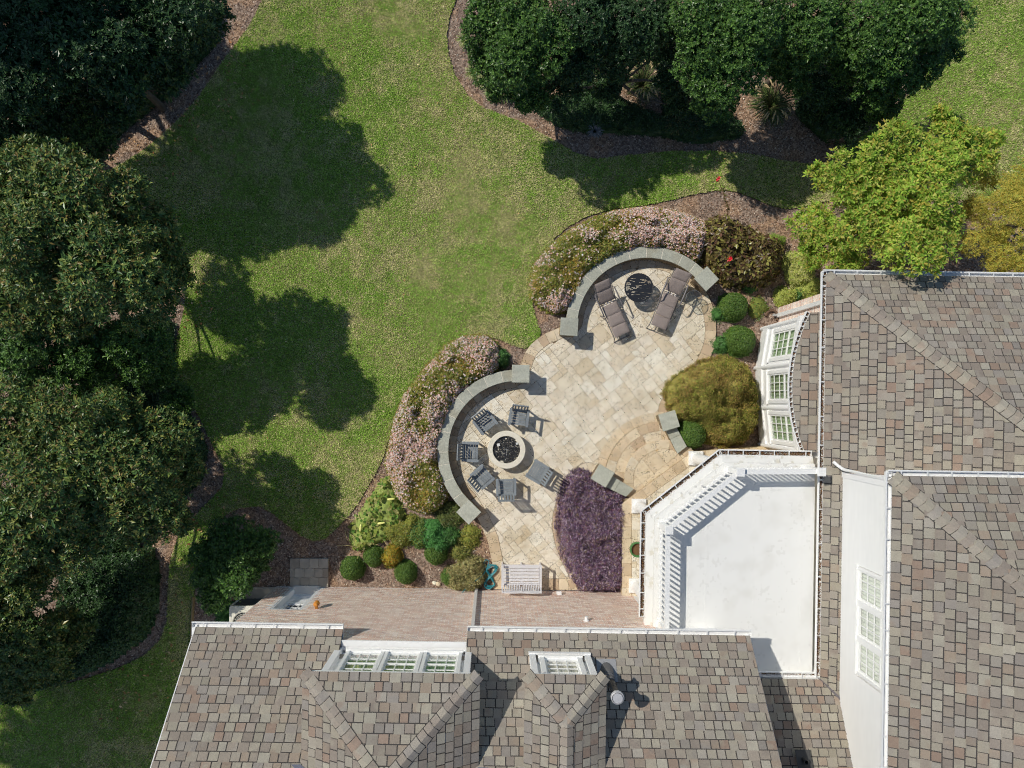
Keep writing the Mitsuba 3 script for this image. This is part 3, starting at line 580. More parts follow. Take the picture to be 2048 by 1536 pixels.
r_u = roof('west slope of the tall wing roof', (9.25, -1.58), (9.25, -12), 6.9, PL, [(9.25, -1.58), (14, -6.33), (14, -12), (9.25, -12)][::-1], 11)
roof('north slope of the tall wing roof', (14.5, -1.58), (9.25, -1.58), 6.9, PL, [(9.25, -1.58), (14.5, -1.58), (14.5, -6.83)], 12)
hip(r_u, (9.27, -1.60, 6.9), (13.6, -5.93, 6.9 + 4.33 * PL), PL * .7, PL * .7, half=0.17)
# --- eaves: soffits and gutters
m = MB(); m.box((-7.7, -6.35, 4.72), (-3.9, -5.99, 4.78)); m.box((-.62, -6.35, 4.72), (6.7, -5.99, 4.78)); m.box((9.05, -8, 3.66), (9.4, 3.75, 3.72)); m.box((9.4, 3.2, 3.66), (16, 3.75, 3.72)); m.box((6.3, -7.7, 3.0), (9.4, -7.48, 3.74)); part(house, 'soffit', m, 'white', house=True)
gutter(house, (-7.86, -6.05), (-3.89, -6.05), 4.86, (0, 1), 0.62); gutter(house, (-.63, -6.05), (6.84, -6.05), 4.86, (0, 1), 0.72)
gutter(house, (9.15, -7.52), (9.15, 3.75), 3.83, (-1, 0), 0.85, litter=0.8); gutter(house, (9.05, 3.65), (16, 3.65), 3.83, (0, 1), 0.6)
gutter(house, (9.27, -12.4), (9.27, -1.50), 6.88, (-1, 0), 0.66); gutter(house, (9.17, -1.60), (14.5, -1.60), 6.88, (0, 1), 0.62); gutter(house, (6.5, -7.54), (9.05, -7.54), 3.80, (0, 1), 0.6, litter=0.7)
m = MB(); m.box((-7.88, -6.7, 4.55), (-7.70, -6.06, 4.80)); part(house, 'eave_return', m, 'white', house=True)
for x in (-7.76, 6.76): m = MB(); m.bar((x, -6.05, 4.72), (x, -10.6, 8.82), 0.05, 0.2); part(house, 'rake_board', m, 'white', house=True)
# --- downspouts, vents, outlet box, wall lamp
m = MB(); x = -0.52; m.box((x - .045, HOUSE_Y + .012, 0.15), (x + .045, HOUSE_Y + .10, 4.55), c=(.72, .70, .67)); m.bar((x, HOUSE_Y + .06, 4.5), (x, HOUSE_Y + .28, 4.74), .07, .07, c=(.72, .70, .67)); part(house, 'downspout', m, 'satin', house=True)
m = MB(); m.box((9.30, 2.94, 0.1), (9.392, 3.06, 3.5), c=(.75, .75, .74)); m.bar((9.35, 3.0, 3.45), (9.1, 3.0, 3.72), .08, .08, c=(.75, .75, .74)); m.bar((9.345, 3.0, .15), (9.2, 3.02, .05), .08, .08, c=(.12, .12, .12)); part(house, 'downspout', m, 'satin', house=True)
m = MB(); m.lathe([(0.001, 0), (.05, 0), (.05, .10), (.085, .10), (.085, .13), (.001, .13)], n=14, c=(.8, .8, .8)); M = np.eye(4); M[:3, :3] = [[1, 0, 0], [0, 0, -1], [0, 1, 0]]; p = to_house(W(1173, 1228, 3.1)); M[:3, 3] = [p[0], HOUSE_Y + .13, 3.1]; part(house, 'wall_vent', m, 'satin', house=True, M=M)
p = to_house(W(1118, 1185, 0.45)); m = MB(); m.box((p[0] - .075, HOUSE_Y + .012, .38), (p[0] + .075, HOUSE_Y + .11, .53), c=(.8, .8, .8)); part(house, 'outlet_box', m, 'satin', house=True)
lx = to_house(W(633, 1213, 2.35))[0]; m = MB(); cc = lin(196, 128, 52)
m.lathe([(.001, -.13), (.06, -.12), (.085, -.05), (.07, .02), (.085, .08), (.05, .14), (.001, .15)], n=10, at=(lx, HOUSE_Y + .15, 2.33), c=cc); m.box((lx - .04, HOUSE_Y + .008, 2.3), (lx + .04, HOUSE_Y + .08, 2.38), c=cc * .6); part(house, 'wall_lamp', m, 'satin', house=True, label='orange copper wall lamp beside the side door', smooth=40 and False)
# --- side door in its deep opening
m = MB(); dx0, dx1, yb = -6.60, -5.70, HOUSE_Y - 0.30; wc = (.78, .79, .80)
m.box((dx0, yb, .0), (dx0 + .05, HOUSE_Y - .01, 2.44), c=wc); m.box((dx1 - .05, yb, .0), (dx1, HOUSE_Y - .01, 2.44), c=wc); m.box((dx0 + .05, yb, 2.38), (dx1 - .05, HOUSE_Y - .01, 2.44), c=wc); m.box((dx0, yb, -.02), (dx1, HOUSE_Y + .05, .10), c=lin(200, 196, 190)); d_ = part(house, 'door', m, 'satin', house=True, label='white side door with small panes in a deep brick opening')
m = MB(); y = yb + .04
for xa, xb, za, zb in ((dx0 + .06, dx0 + .17, .11, 2.37), (dx1 - .17, dx1 - .06, .11, 2.37), (dx0 + .17, dx1 - .17, .11, .34), (dx0 + .17, dx1 - .17, 1.02, 1.2), (dx0 + .17, dx1 - .17, 2.2, 2.37)): m.box((xa, y, za), (xb, y + .045, zb), c=wc)
m.box((dx0 + .17, y, .34), (dx1 - .17, y + .02, 1.02), c=wc); part(d_, 'leaf', m, 'satin', house=True)
for i in (1, 2): q = MB(); x = dx0 + .17 + .187 * i; q.box((x - .012, y + .01, 1.2), (x + .012, y + .04, 2.2), c=wc); part(d_, 'glazing_bar', q, 'satin', house=True)
for j in (1, 2): q = MB(); zz = 1.2 + .333 * j; q.box((dx0 + .17, y + .009, zz - .012), (dx1 - .17, y + .041, zz + .012), c=wc); part(d_, 'glazing_bar', q, 'satin', house=True)
for i in range(3):
    for j in range(3): q = MB(); xa, za = dx0 + .17 + .187 * i, 1.2 + .333 * j; q.add([(xa, y + .02, za), (xa + .187, y + .02, za), (xa + .187, y + .02, za + .333), (xa, y + .02, za + .333)], [[0, 1, 2], [0, 2, 3]]); part(d_, 'pane', q, 'glass', house=True)
m = MB(); m.box((dx0 + .1, yb + .005, 1.1), (dx1 - .1, yb + .012, 2.3), c=lin(70, 74, 74)); part(d_, 'blind', m, 'tone', house=True)
m = MB(); m.tube([(dx1 - .12, y + .045, 1.0), (dx1 - .12, y + .1, 1.0), (dx1 - .22, y + .1, 1.0)], .012, 6, c=(.5, .45, .35)); part(d_, 'handle', m, 'satin', house=True)
# --- dormers: white bodies, three windows and one window
m = MB(); m.box((-3.95, -9.0, 4.95), (-.57, -6.60, 6.95)); m.box((-3.88, -6.52, 4.995), (-.64, HOUSE_Y - .002, 5.03)); m.box((-3.88, -6.40, 5.03), (-.64, HOUSE_Y + .03, 5.06)); m.box((-4.3, -8.3, 6.90), (-.3, -6.3, 6.97)); m.box((-4.02, -6.62, 4.9), (-3.86, -6.44, 6.9)); m.box((-.66, -6.62, 4.9), (-.50, -6.44, 6.9)); m.box((-3.85, -6.5, 6.72), (-.67, -6.46, 6.9)); big = part(house, 'dormer', m, 'white', house=True, label='wide white dormer with three windows')
for i in range(3): window(big, (-.83 - .99 * i, -6.475), (-1, 0), .80, 5.28, 6.62, 3, 4, sill=.05, recess=.05, meet=2, trim=.085)
m = MB(); m.box((1.02, -9.0, 4.9), (2.49, -6.60, 6.95)); m.box((.84, -8.3, 6.90), (2.62, -6.3, 6.97)); m.box((.98, -6.6, 4.85), (1.13, -6.43, 6.9)); m.box((2.38, -6.6, 4.85), (2.53, -6.43, 6.9)); m.box((.96, -6.46, 5.1), (2.55, -6.40, 5.32)); sm = part(house, 'dormer', m, 'white', house=True, label='narrow white dormer with a single window')
window(sm, (2.17, -6.465), (-1, 0), .83, 5.52, 6.6, 3, 4, sill=.05, recess=.06, trim=.12, glasscol=lin(205, 205, 190))
# --- windows in the tall clapboard wall
for i in range(3): window(house, (9.556, -4.22 - .93 * i), (0, -1), .78, 4.98, 6.35, 3, 4, sill=.06, recess=.04, trim=.075, meet=3, glasscol=lin(206, 212, 200))
# --- bow window
bow = newkey('house__bow_window')
A = [(9.39, 2.62), (8.86, 2.55), (8.66, 1.24), (8.70, -.06), (8.84, -1.28), (9.39, -1.40)]
m = MB(); m.prism(Polygon(A), 0.0, 1.0); m.prism(Polygon(A), 2.82, 3.02); m.prism(Polygon(A).buffer(-.14, join_style=2).union(sbox(9.1, -1.25, 9.39, 2.45)), 0.9, 2.9)
for p in A[1:-1]: m.prism(Point(p).buffer(.07, 4), 0.0, 3.0)
m.prism(Polygon(A).buffer(.06, join_style=2).intersection(sbox(8, -3, 9.39, 3)), 0.25, 0.62, 0.0); m.prism(Polygon(A).buffer(.09, join_style=2).intersection(sbox(8, -3, 9.39, 3)), 2.86, 3.03)
put(bow, m, 'white', house=True)
for p, q in zip(A[1:4], A[2:5]):
    p, q = np.array(p), np.array(q); L = np.linalg.norm(q - p); t = (q - p) / L; nn = np.array([t[1], -t[0]])
    for a_, b_ in ((0, L / 2 - .50), (L / 2 + .50, L)):
        q_ = MB(); q_.prism(Polygon([p + t * a_, p + t * b_, p + t * b_ - nn * .15, p + t * a_ - nn * .15]), 0.99, 2.83); part(bow, 'panel', q_, 'white', house=True)
    window(bow, p + t * (L / 2 - .41) + nn * .012, t, .82, 1.1, 2.72, 3, 4, sill=.07, recess=.03, trim=.10, meet=3, glasscol=lin(160, 178, 146))
def arcpt(a): return np.array([8.44 + 5.4 - 5.4 * math.cos(a), 0.58 + 5.4 * math.sin(a)])
arc = [arcpt(a) for a in np.linspace(-.355, .40, 15)]
zb = lambda x: 3.10 + (x - 8.44) * 0.32
roof('low shingle roof over the bow window', (8.55, 3), (8.55, -3), 3.11 + .11 * .32, 0.32, [(p[0] + .10, p[1]) for p in arc] + [(9.5, arc[-1][1]), (9.5, arc[0][1])], 13)
gk = None
for p, q in zip(arc[:-1], arc[1:]):
    t = (q - p) / np.linalg.norm(q - p); nn = np.array([-t[1], t[0]])
    gutter(house, p + np.array([.12, 0]), q + np.array([.12, 0]), zb((p[0] + q[0]) / 2), nn, 0.29, litter=0.7, w=0.11, name='bow_gutter')
# --- porch: floor, columns, flat roof, balustrade
m = MB(); m.prism(PORCH, -0.2, 0.43, c=lin(196, 176, 142)); porch = part(house, 'porch_floor', m, 'tone', house=True)
pb = PORCH.difference(PORCH.buffer(-.32))
pr_ = PORCH.exterior.coords
for (a, b) in zip(pr_[:-1], pr_[1:]):
    a, b = np.array(a), np.array(b); L = np.linalg.norm(b - a); t = (b - a) / L; nn = np.array([-t[1], t[0]])
    if not PORCH.contains(Point((a + b) / 2 + nn * .05)): nn = -nn
    x = 0
    while x < L:
        w = min(.4, L - x); q = Polygon([a + t * x - nn * .02, a + t * (x + w) - nn * .02, a + t * (x + w) + nn * .3, a + t * x + nn * .3])
        if q.centroid.x < 7.6 and q.centroid.y > -7.3 and q.is_valid:
            for s in polys(q.difference(PORCH.buffer(-.30)).buffer(-.003, join_style=2)):
                mm = MB(); mm.prism(s, .40, .462 + rng.uniform(-.001, .001), .005, uv=rng.random(2)); part(porch, 'border_paver', mm, 'travertine_tan', house=True)
        x += .4
sp = MB(); cnt = 0
for q in french(0, 0.205, 3.9, 9.2, -7.2, -.9, (0, 0), 5):
    for s in polys(q.intersection(PORCH.buffer(-.305))):
        s = s.buffer(-.003, join_style=2)
        if s.is_empty or s.geom_type != 'Polygon': continue
        edge = PORCH.exterior.distance(s.centroid) < .75; mm = MB() if edge else sp; mm.prism(s, .40, .46 + rng.uniform(-.001, .001), .004, uv=rng.random(2))
        if edge: part(porch, 'paver', mm, 'travertine', house=True)
part(porch, 'inner_pavers', sp, 'travertine', house=True, kind='stuff')
for px, py in ((1391.5, 916.5), (1277.5, 1012), (1272, 1171)):
    p = to_house(W(px, py, .5)); m = MB(); deg = 0
    m.prism(square(p, .46, deg), .462, .56, .006, c=(.8, .8, .79)); m.lathe([(.001, .56), (.20, .56), (.215, .59), (.20, .62), (.175, .64), (.17, 1.5), (.15, 3.05), (.19, 3.08), (.19, 3.12), (.001, 3.12)], at=(p[0], p[1], 0), n=24, c=(.8, .8, .79)); m.prism(square(p, .42, deg), 3.12, 3.19, c=(.8, .8, .79)); part(house, 'porch_column', m, 'satin', house=True, smooth=35 and False)
E0, E1, E2, E3 = (4.22, -6.02), (4.22, -3.07), (6.40, -1.29), (9.02, -1.29)
FR = Polygon([(4.22, -7.5), E1, E2, E3, (9.02, -7.5)])
inn = lambda d: FR.buffer(-d, join_style=2).union(FR.intersection(sbox(4.22 + d, -7.5, 9.02, -1.29 - d)).intersection(FR.buffer(-d, join_style=2).buffer(d * 3, join_style=2))) if False else FR.buffer(-d, join_style=2)
m = MB(); m.prism(FR.buffer(-.14, join_style=2), 3.16, 3.33); m.prism(FR.buffer(-.30, join_style=2), 3.05, 3.16); part(house, 'porch_fascia', m, 'white', house=True)
def slope_band(o0, o1, z0, z1):
    """A sheet on the porch roof's three outer sides between two offsets from its edge."""
    mm = MB(); a, b = (np.array([( 4.22 + o, -7.5), (4.22 + o, -3.07 - o * .37), (6.40 + o * .32, -1.29 - o), (9.05, -1.29 - o)]) for o in (o0, o1))
    for i in range(3): mm.add([[*a[i], z0], [*a[i + 1], z0], [*b[i + 1], z1], [*b[i], z1]], [[0, 2, 1], [0, 3, 2]], uv=(.5, .5))
    return mm
part(house, 'roof_edge', slope_band(.128, .33, 3.345, 3.43), 'worn_white', house=True); part(house, 'roof_curb', slope_band(.33, .331, 3.42, 3.50), 'worn_white', house=True)
mm = slope_band(.331, .47, 3.50, 3.52); part(house, 'curb_cap', mm, 'worn_white', house=True)
mm = MB(); dk = [(4.67, -7.5), (4.67, -3.235), (6.545, -1.745), (9.05, -1.745), (9.05, -7.5)]; mm.prism(Polygon(dk), 3.3, 3.525); fr_ = part(house, 'flat_roof', mm, 'flat_roof', house=True, label='flat white porch roof behind the balustrade')
for xa, ya, xb, yb in ((6.02, -7.49, 6.02, -2.4), (7.36, -7.49, 7.36, -1.85), (8.7, -7.49, 8.7, -1.85), (4.7, -5.3, 5.99, -5.3), (6.05, -3.9, 7.33, -3.9), (7.39, -5.9, 8.67, -5.9)):
    q = MB(); q.bar((xa, ya, 3.527), (xb, yb, 3.527), .045, .006, uv=(.5, .5)); part(fr_, 'membrane_seam', q, 'flat_roof', house=True)
for a, b in ((E0, E1), (E1, E2), (E2, E3)):
    a, b = np.array(a), np.array(b); t = (b - a) / np.linalg.norm(b - a); nn = np.array([-t[1], t[0]]); gutter(house, a - nn * .12 - t * (.05 if a[1] < -5 else -.02), b - nn * .12 + t * .02, 3.34, nn, .48, litter=1.0)
bal = newkey('house__balustrade'); wc = (.80, .80, .79)
# the rails run between posts; the first end disappears under the eave of the steep roof
PT = [(4.72, -6.15), to_house(W(1338.5, 1061, 4.5))[:2], to_house(W(1482, 945, 4.5))[:2], to_house(W(1644, 944, 4.5))[:2]]
def cap_post(p, deg):
    q = MB(); q.prism(square(p, .15, deg), 3.52, 4.44, c=wc); q.prism(square(p, .20, deg), 4.44, 4.475, c=wc); q.prism(square(p, .23, deg), 4.475, 4.51, .012, c=wc); q.prism(square(p, .19, deg), 3.52, 3.62, c=wc); return q
put(bal, cap_post(PT[1], 0), 'satin', house=True)
for p in (PT[0], PT[2], PT[3]): part(bal, 'post', cap_post(p, 0), 'satin', house=True)
for a, b in zip(PT[:-1], PT[1:]):
    a, b = np.array(a), np.array(b); L = np.linalg.norm(b - a); t = (b - a) / L
    q = MB(); q.bar([*(a + t * .07), 4.36], [*(b - t * .07), 4.36], .13, .05, c=wc); q.bar([*(a + t * .07), 4.315], [*(b - t * .07), 4.315], .07, .04, c=wc); part(bal, 'top_rail', q, 'satin', house=True)
    q = MB(); q.bar([*(a + t * .07), 3.63], [*(b - t * .07), 3.63], .08, .06, c=wc); part(bal, 'bottom_rail', q, 'satin', house=True)
    n = int((L - .2) / .145)
    for i in range(n):
        c = a + t * (.1 + (L - .2) * (i + .5) / n); q = MB(); q.bar([*c, 3.66], [*c, 4.295], .042, .042, up=(t[0], t[1], 0), c=wc); part(bal, 'baluster', q, 'satin', house=True)
# --- vent pipes on the roofs
fx, fy, fz = 2.93, -6.78, 5.5; m = MB(); dk_ = (.03, .03, .032)
m.lathe([(.09, fz), (.09, 7.02)], n=14, at=(fx, fy, 0), c=dk_); m.lathe([(.20, fz - .1), (.13, fz + .28), (.11, fz + .3), (.13, fz + .42), (.10, fz + .44), (.10, fz + .6), (.115, fz + .61), (.115, fz + .66), (.09, fz + .67)], n=16, at=(fx, fy, 0), c=(.12, .12, .125)); flue = part(house, 'flue_pipe', m, 'satin', house=True, label='black metal flue pipe with a round cap on the rear roof')
m = MB(); m.lathe([(.001, 6.93), (.125, 6.93), (.15, 6.97), (.15, 7.05), (.135, 7.06), (.13, 7.0), (.115, 7.0), (.115, 7.075), (.001, 7.08)], n=24, at=(fx, fy, 0), c=(.48, .48, .5)); part(flue, 'cap', m, 'satin', house=True)
m = MB(); zf = lambda y: 4.87 + (-6.03 - y) * .9; m.add([(fx - .25, -6.52, zf(-6.52) + .03), (fx + .25, -6.52, zf(-6.52) + .03), (fx + .25, -6.95, zf(-6.95) + .02), (fx - .25, -6.95, zf(-6.95) + .02)], [[0, 2, 1], [0, 3, 2]], c=(.3, .3, .31)); part(flue, 'flashing', m, 'satin', house=True)
p = to_house(W(1608, 1519, 4.85)); m = MB(); m.lathe([(.06, 4.5), (.06, 5.0), (.075, 5.0), (.05, 5.0), (.05, 4.9)], n=12, at=(p[0], p[1], 0), c=(.05, .05, .05)); m.add([(p[0] - .2, p[1] + .2, 4.74), (p[0] + .2, p[1] + .2, 4.74), (p[0] + .2, p[1] - .2, 4.95), (p[0] - .2, p[1] - .2, 4.95)], [[0, 2, 1], [0, 3, 2]], c=(.06, .06, .06)); part(house, 'vent_pipe', m, 'satin', house=True)
p = to_house(W(1405, 972, 3.7)); m = MB(); m.tube([(p[0], p[1], 3.5), (p[0], p[1], 3.66), (p[0] + .1, p[1] - .03, 3.66)], .02, 6, c=(.5, .5, .5)); part(house, 'vent_pipe', m, 'satin', house=True)
finish_shingles()
lt = thing('leaf_litter', 'brown dry leaves lying in the gutters', 'leaf litter', kind='stuff'); labels[lt].pop('category')
m = MB()
for q in LITTER: v, f, c, u = q.arrays(); m.add(v, f, c=c)
put(lt, m, 'tone', house=True)
# ------------------------------------------------------------------ fire pit
px_, py_ = W(1013, 899.5, .42)[:2]
fp = thing('fire_pit', 'round cream concrete fire pit filled with black lava rock', 'fire pit')
m = MB(); m.lathe([(.001, .30), (.446, .30), (.447, .415), (.457, .425), (.612, .425), (.622, .415), (.622, .33), (.60, .32), (.58, .03), (.001, .03)], at=(px_, py_, 0), n=56); part(fp, 'bowl', m, 'concrete')
m = MB(); ico = trimesh.creation.icosahedron()
for i in range(900):
    a, r_ = rng.uniform(0, 2 * math.pi), .435 * math.sqrt(rng.random()); s = rng.uniform(.014, .026); M = np.eye(4); M[:3, :3] = (trimesh.transformations.random_rotation_matrix(rng.random(3))[:3, :3] * s * rng.uniform(.7, 1.2, 3)); M[:3, 3] = [px_ + r_ * math.cos(a), py_ + r_ * math.sin(a), .335 + rng.uniform(-.01, .015)]
    m.mesh(ico, M, c=np.array([.022, .022, .024]) * rng.uniform(.5, 1.9))
part(fp, 'lava_rock', m, 'satin', kind='stuff')
m = MB(); m.tube([(px_ - .0, py_ - .19, .375), (px_, py_ + .03, .378)], .006, 6, c=(.55, .55, .55)); m.tube([(px_ - .07, py_, .376), (px_ + .06, py_ + .0, .376)], .005, 6, c=(.5, .5, .5)); part(fp, 'burner_pipe', m, 'satin')
for ex, ey, sz in ((-.26, .16, .045), (.345, .2, .035)):
    m = MB(); m.box((-sz, -sz, 0), (sz, sz, .03), RZ(20, (px_ + ex, py_ + ey, .374)), c=(.7, .7, .68)); part(fp, 'igniter_cover', m, 'satin', label='small white cover plate on the lava rock')

# ------------------------------------------------------------------ six slatted arm chairs (made once each, turned to the fire)
def chair(label, px, py, deg, tilt=0.0):
    t = thing('patio_chair', label, 'chair', 'grey slatted armchairs round the fire pit'); M = RZ(deg, (*W(px, py, .42)[:2], .032)); u = lambda: rng.random(2)
    hw = .255
    for x in (-1, 1):
        m = MB(); m.bar((x * .265, .235, 0), (x * .265, .235, .60), .045, .05, uv=u()); part(t, 'leg', m, 'grey_wood', M=M)
        m = MB(); m.bar((x * .265, -.27, 0), (x * .265, -.225, .60), .045, .05, uv=u()); part(t, 'leg', m, 'grey_wood', M=M)
        m = MB(); q = sbox(x * .285 - .045, -.25, x * .285 + .045, .295); q = Polygon([(x * .285 - .04, -.26), (x * .285 + .04, -.26), (x * .285 + .05, .1), (x * .285 + .05, .26), (x * .285 + .03, .3), (x * .285 - .03, .3), (x * .285 - .045, .26), (x * .285 - .045, .1)]); m.prism(q, .605, .63, .005, uv=u()); part(t, 'arm', m, 'grey_wood', M=M)
        m = MB(); m.bar((x * .25, -.24, .36), (x * .25, .25, .385), .03, .07, uv=u()); part(t, 'seat_rail', m, 'grey_wood', M=M)
    for i in range(6):
        m = MB(); y = -.19 + i * .083; m.box((-.232, y - .0375, .40 + i * .006), (.232, y + .0375, .42 + i * .006), uv=u()); part(t, 'seat_slat', m, 'grey_wood', M=M)
    b0, b1 = np.array([0, -.215, .40]), np.array([0, -.37, .93]); d = (b1 - b0) / np.linalg.norm(b1 - b0)
    for x in (-.235, .235): m = MB(); m.bar(b0 + [x, 0, -.02], b1 + [x, 0, 0], .05, .035, up=(0, 1, .3), uv=u()); part(t, 'back_post', m, 'grey_wood', M=M)
    m = MB(); m.bar(b1 + [-.262, 0, 0], b1 + [.262, 0, 0], .035, .085, up=d, uv=u()); part(t, 'back_rail', m, 'grey_wood', M=M)
    m = MB(); m.bar(b0 + d * .1 + [-.21, 0, 0], b0 + d * .1 + [.21, 0, 0], .03, .06, up=d, uv=u()); part(t, 'back_rail', m, 'grey_wood', M=M)
    for i in range(4): x = -.15 + .1 * i; m = MB(); m.bar(b0 + d * .131 + [x, 0, 0], b1 - d * .043 + [x, 0, 0], .055, .016, up=(0, 1, .3), uv=u()); part(t, 'back_slat', m, 'grey_wood', M=M)
    m = MB(); m.bar((-.245, .235, .36), (.245, .235, .36), .025, .07, uv=u()); part(t, 'front_rail', m, 'grey_wood', M=M)
chair('grey slatted armchair north of the fire pit, nearest the stone pier', 1037.5, 834, 173)
chair('grey slatted armchair northwest of the fire pit, turned to the lower right', 970, 844, 218)
chair('grey slatted armchair straight left of the fire pit, facing right', 940, 902.5, 268)
chair('grey slatted armchair southwest of the fire pit, the nearer to the curved wall', 964, 953, 311)
chair('grey slatted armchair south of the fire pit, its back to the bench', 1012, 974, 1)
chair('grey slatted armchair southeast of the fire pit, alone on the open patio', 1075, 943, 59)

# ------------------------------------------------------------------ bench by the brick wall
bn = thing('garden_bench', 'light grey slatted two seat garden bench against the brick wall', 'bench'); GW = lin(196, 194, 196)
M = RZ(-.5, (*W(1042.5, 1153, .42)[:2], .032)); hw = .62
for x in (-hw, 0, hw):
    for y, z1 in ((.36, .62 if x else .42), (-.26, .9)):
        m = MB(); m.bar((x, y, 0), (x, y - (.11 if y < 0 else 0), z1), .05, .05, c=GW); part(bn, 'leg', m, 'satin', M=M)
for i, (y, w) in enumerate(((.335, .12), (.215, .085), (.108, .085), (.0, .085), (-.105, .085), (-.195, .05))): m = MB(); m.box((-hw + .03, y - w / 2, .405 - .004 * i), (hw - .03, y + w / 2, .428 - .004 * i), c=GW); part(bn, 'seat_slat', m, 'satin', M=M)
for x in (-hw + .02, 0.02, hw - .02): m = MB(); m.box((x - .035, -.24, .36), (x + .035, .38, .383), c=GW); part(bn, 'seat_rail', m, 'satin', M=M)
for x in (-hw, hw): m = MB(); m.bar((x, -.31, .63), (x, .44, .63), .07, .03, c=GW); part(bn, 'arm', m, 'satin', M=M)
m = MB(); xs = np.linspace(-hw - .02, hw + .02, 25); ztop = .90 + .045 * np.abs(np.sin((xs + hw) / (2 * hw) * 2 * math.pi))
for i in range(24): m.add([[xs[i], -.385, .80], [xs[i + 1], -.385, .80], [xs[i + 1], -.355, .80], [xs[i], -.355, .80], [xs[i], -.405, ztop[i]], [xs[i + 1], -.405, ztop[i + 1]], [xs[i + 1], -.375, ztop[i + 1]], [xs[i], -.375, ztop[i]]], [[0, 4, 5], [0, 5, 1], [2, 6, 7], [2, 7, 3], [4, 7, 6], [4, 6, 5], [0, 1, 2], [0, 2, 3]], c=GW)
part(bn, 'back_rail', m, 'satin', M=M)
m = MB(); m.bar((-hw, -.235, .46), (hw, -.235, .46), .03, .06, c=GW); part(bn, 'back_rail', m, 'satin', M=M)
for x in np.r_[np.linspace(-hw + .07, -.06, 10), np.linspace(.06, hw - .07, 10)]: m = MB(); m.bar((x, -.24, .48), (x, -.37, .80), .032, .018, up=(0, 1, .4), c=GW); part(bn, 'back_slat', m, 'satin', M=M)

# ------------------------------------------------------------------ chaise lounges
def chaise(label, head, foot, side):
    h, f = W(*head, .6)[:2], W(*foot, .38)[:2]; d = f - h; deg = math.degrees(math.atan2(d[1], d[0])) - 90; L = np.linalg.norm(d)
    t = thing('chaise_lounge', label, 'chaise lounge', 'padded chaise lounges'); M = RZ(deg, (*h, .032)); FR_ = lin(104, 100, 102)
    hw, s0 = .27, L * .36
    def pad(a, b, n=8):
        """A cushion section between two (y, z) points, its faces gently domed."""
        a, b = np.array(a), np.array(b); xs, ys = np.linspace(-1, 1, 9), np.linspace(0, 1, n); V, dirn = [], (b - a) / np.linalg.norm(b - a); up = np.array([-dirn[1], dirn[0]])
        for sgn in (1, -1):
            for y in ys:
                for x in xs:
                    e = (1 - abs(x) ** 6) * (1 - abs(2 * y - 1) ** 6); q = a + (b - a) * y + up * (sgn * .028 * e + .008 * sgn); V.append([x * hw * .96, q[0], q[1]])
        nx, F = 9, []
        for k in range(2):
            for j in range(n - 1):
                for i in range(nx - 1):
                    o = k * n * nx + j * nx + i; q = [o, o + 1, o + nx + 1, o + nx]; F.append(q if k == 0 else q[::-1])
        edge = [j * nx for j in range(n)] + [(n - 1) * nx + i for i in range(1, nx)] + [j * nx + nx - 1 for j in range(n - 2, -1, -1)] + list(range(nx - 2, 0, -1))
        for i in range(len(edge)): p, q = edge[i], edge[(i + 1) % len(edge)]; F.append([p, q, q + n * nx, p + n * nx])
        m = MB(); m.add(V, np.array(F), uv=rng.random(2)); return m
    top = np.array([.0, .86]); hinge = np.array([s0, .37]); mid = top + (hinge - top) * .40
    part(t, 'head_cushion', pad(top, mid - (hinge - top) * .006), 'fabric', M=M, smooth=True); part(t, 'back_cushion', pad(mid, hinge - (hinge - top) * .03), 'fabric', M=M, smooth=True)
    n3 = np.linspace(s0 + .07, L, 4)
    for a, b in zip(n3[:-1], n3[1:]): part(t, 'seat_cushion', pad((a, .385 - .02 * (a > n3[1])), (b - .008, .385 - .02 * (b > n3[2]))), 'fabric', M=M, smooth=True)
    m = MB()
    for x in (-hw - .015, hw + .015):
        m.tube([(x, s0 - .22, .30), (x, s0, .335), (x, L * .9, .34), (x, L + .02, .30), (x * 1.02, L + .10, .02)], .016, 6, c=FR_); m.tube([(x, .02, .85), (x, s0 + .02, .35)], .014, 6, c=FR_)
        m.tube([(x, s0 - .22, .30), (x, s0 - .32, .02)], .016, 6, c=FR_)
    m.tube([(-hw, L + .10, .02), (hw, L + .10, .02)], .014, 6, c=FR_); m.tube([(-hw, s0 - .32, .02), (hw, s0 - .32, .02)], .014, 6, c=FR_); m.tube([(-hw, s0 + .03, .36), (hw, s0 + .03, .36)], .014, 6, c=FR_); part(t, 'frame', m, 'satin', M=M, smooth=True)
    for x in (-.12, 0, .12): m = MB(); m.bar((x, s0 - .03, .36), (x, s0 + .10, .365), .05, .006, c=lin(214, 206, 200)); part(t, 'strap', m, 'satin', M=M)
    for x in (-1, 1):
        m = MB(); xx = x * (hw + .075); m.tube([(x * (hw + .02), s0 - .38, .62), (xx, s0 - .36, .63), (xx, s0 - .1, .64), (xx, s0 + .30, .60), (xx, s0 + .38, .52), (xx, s0 + .34, .30), (xx, s0 + .28, .02)], [.014, .022, .024, .022, .018, .016, .014], 8, c=FR_); part(t, 'arm', m, 'satin', M=M, smooth=True)
chaise('taupe padded chaise lounge on the left of the black round table', (1201, 566), (1245, 670), 1)
chaise('taupe padded chaise lounge on the right of the black round table', (1363, 545), (1316, 655), -1)

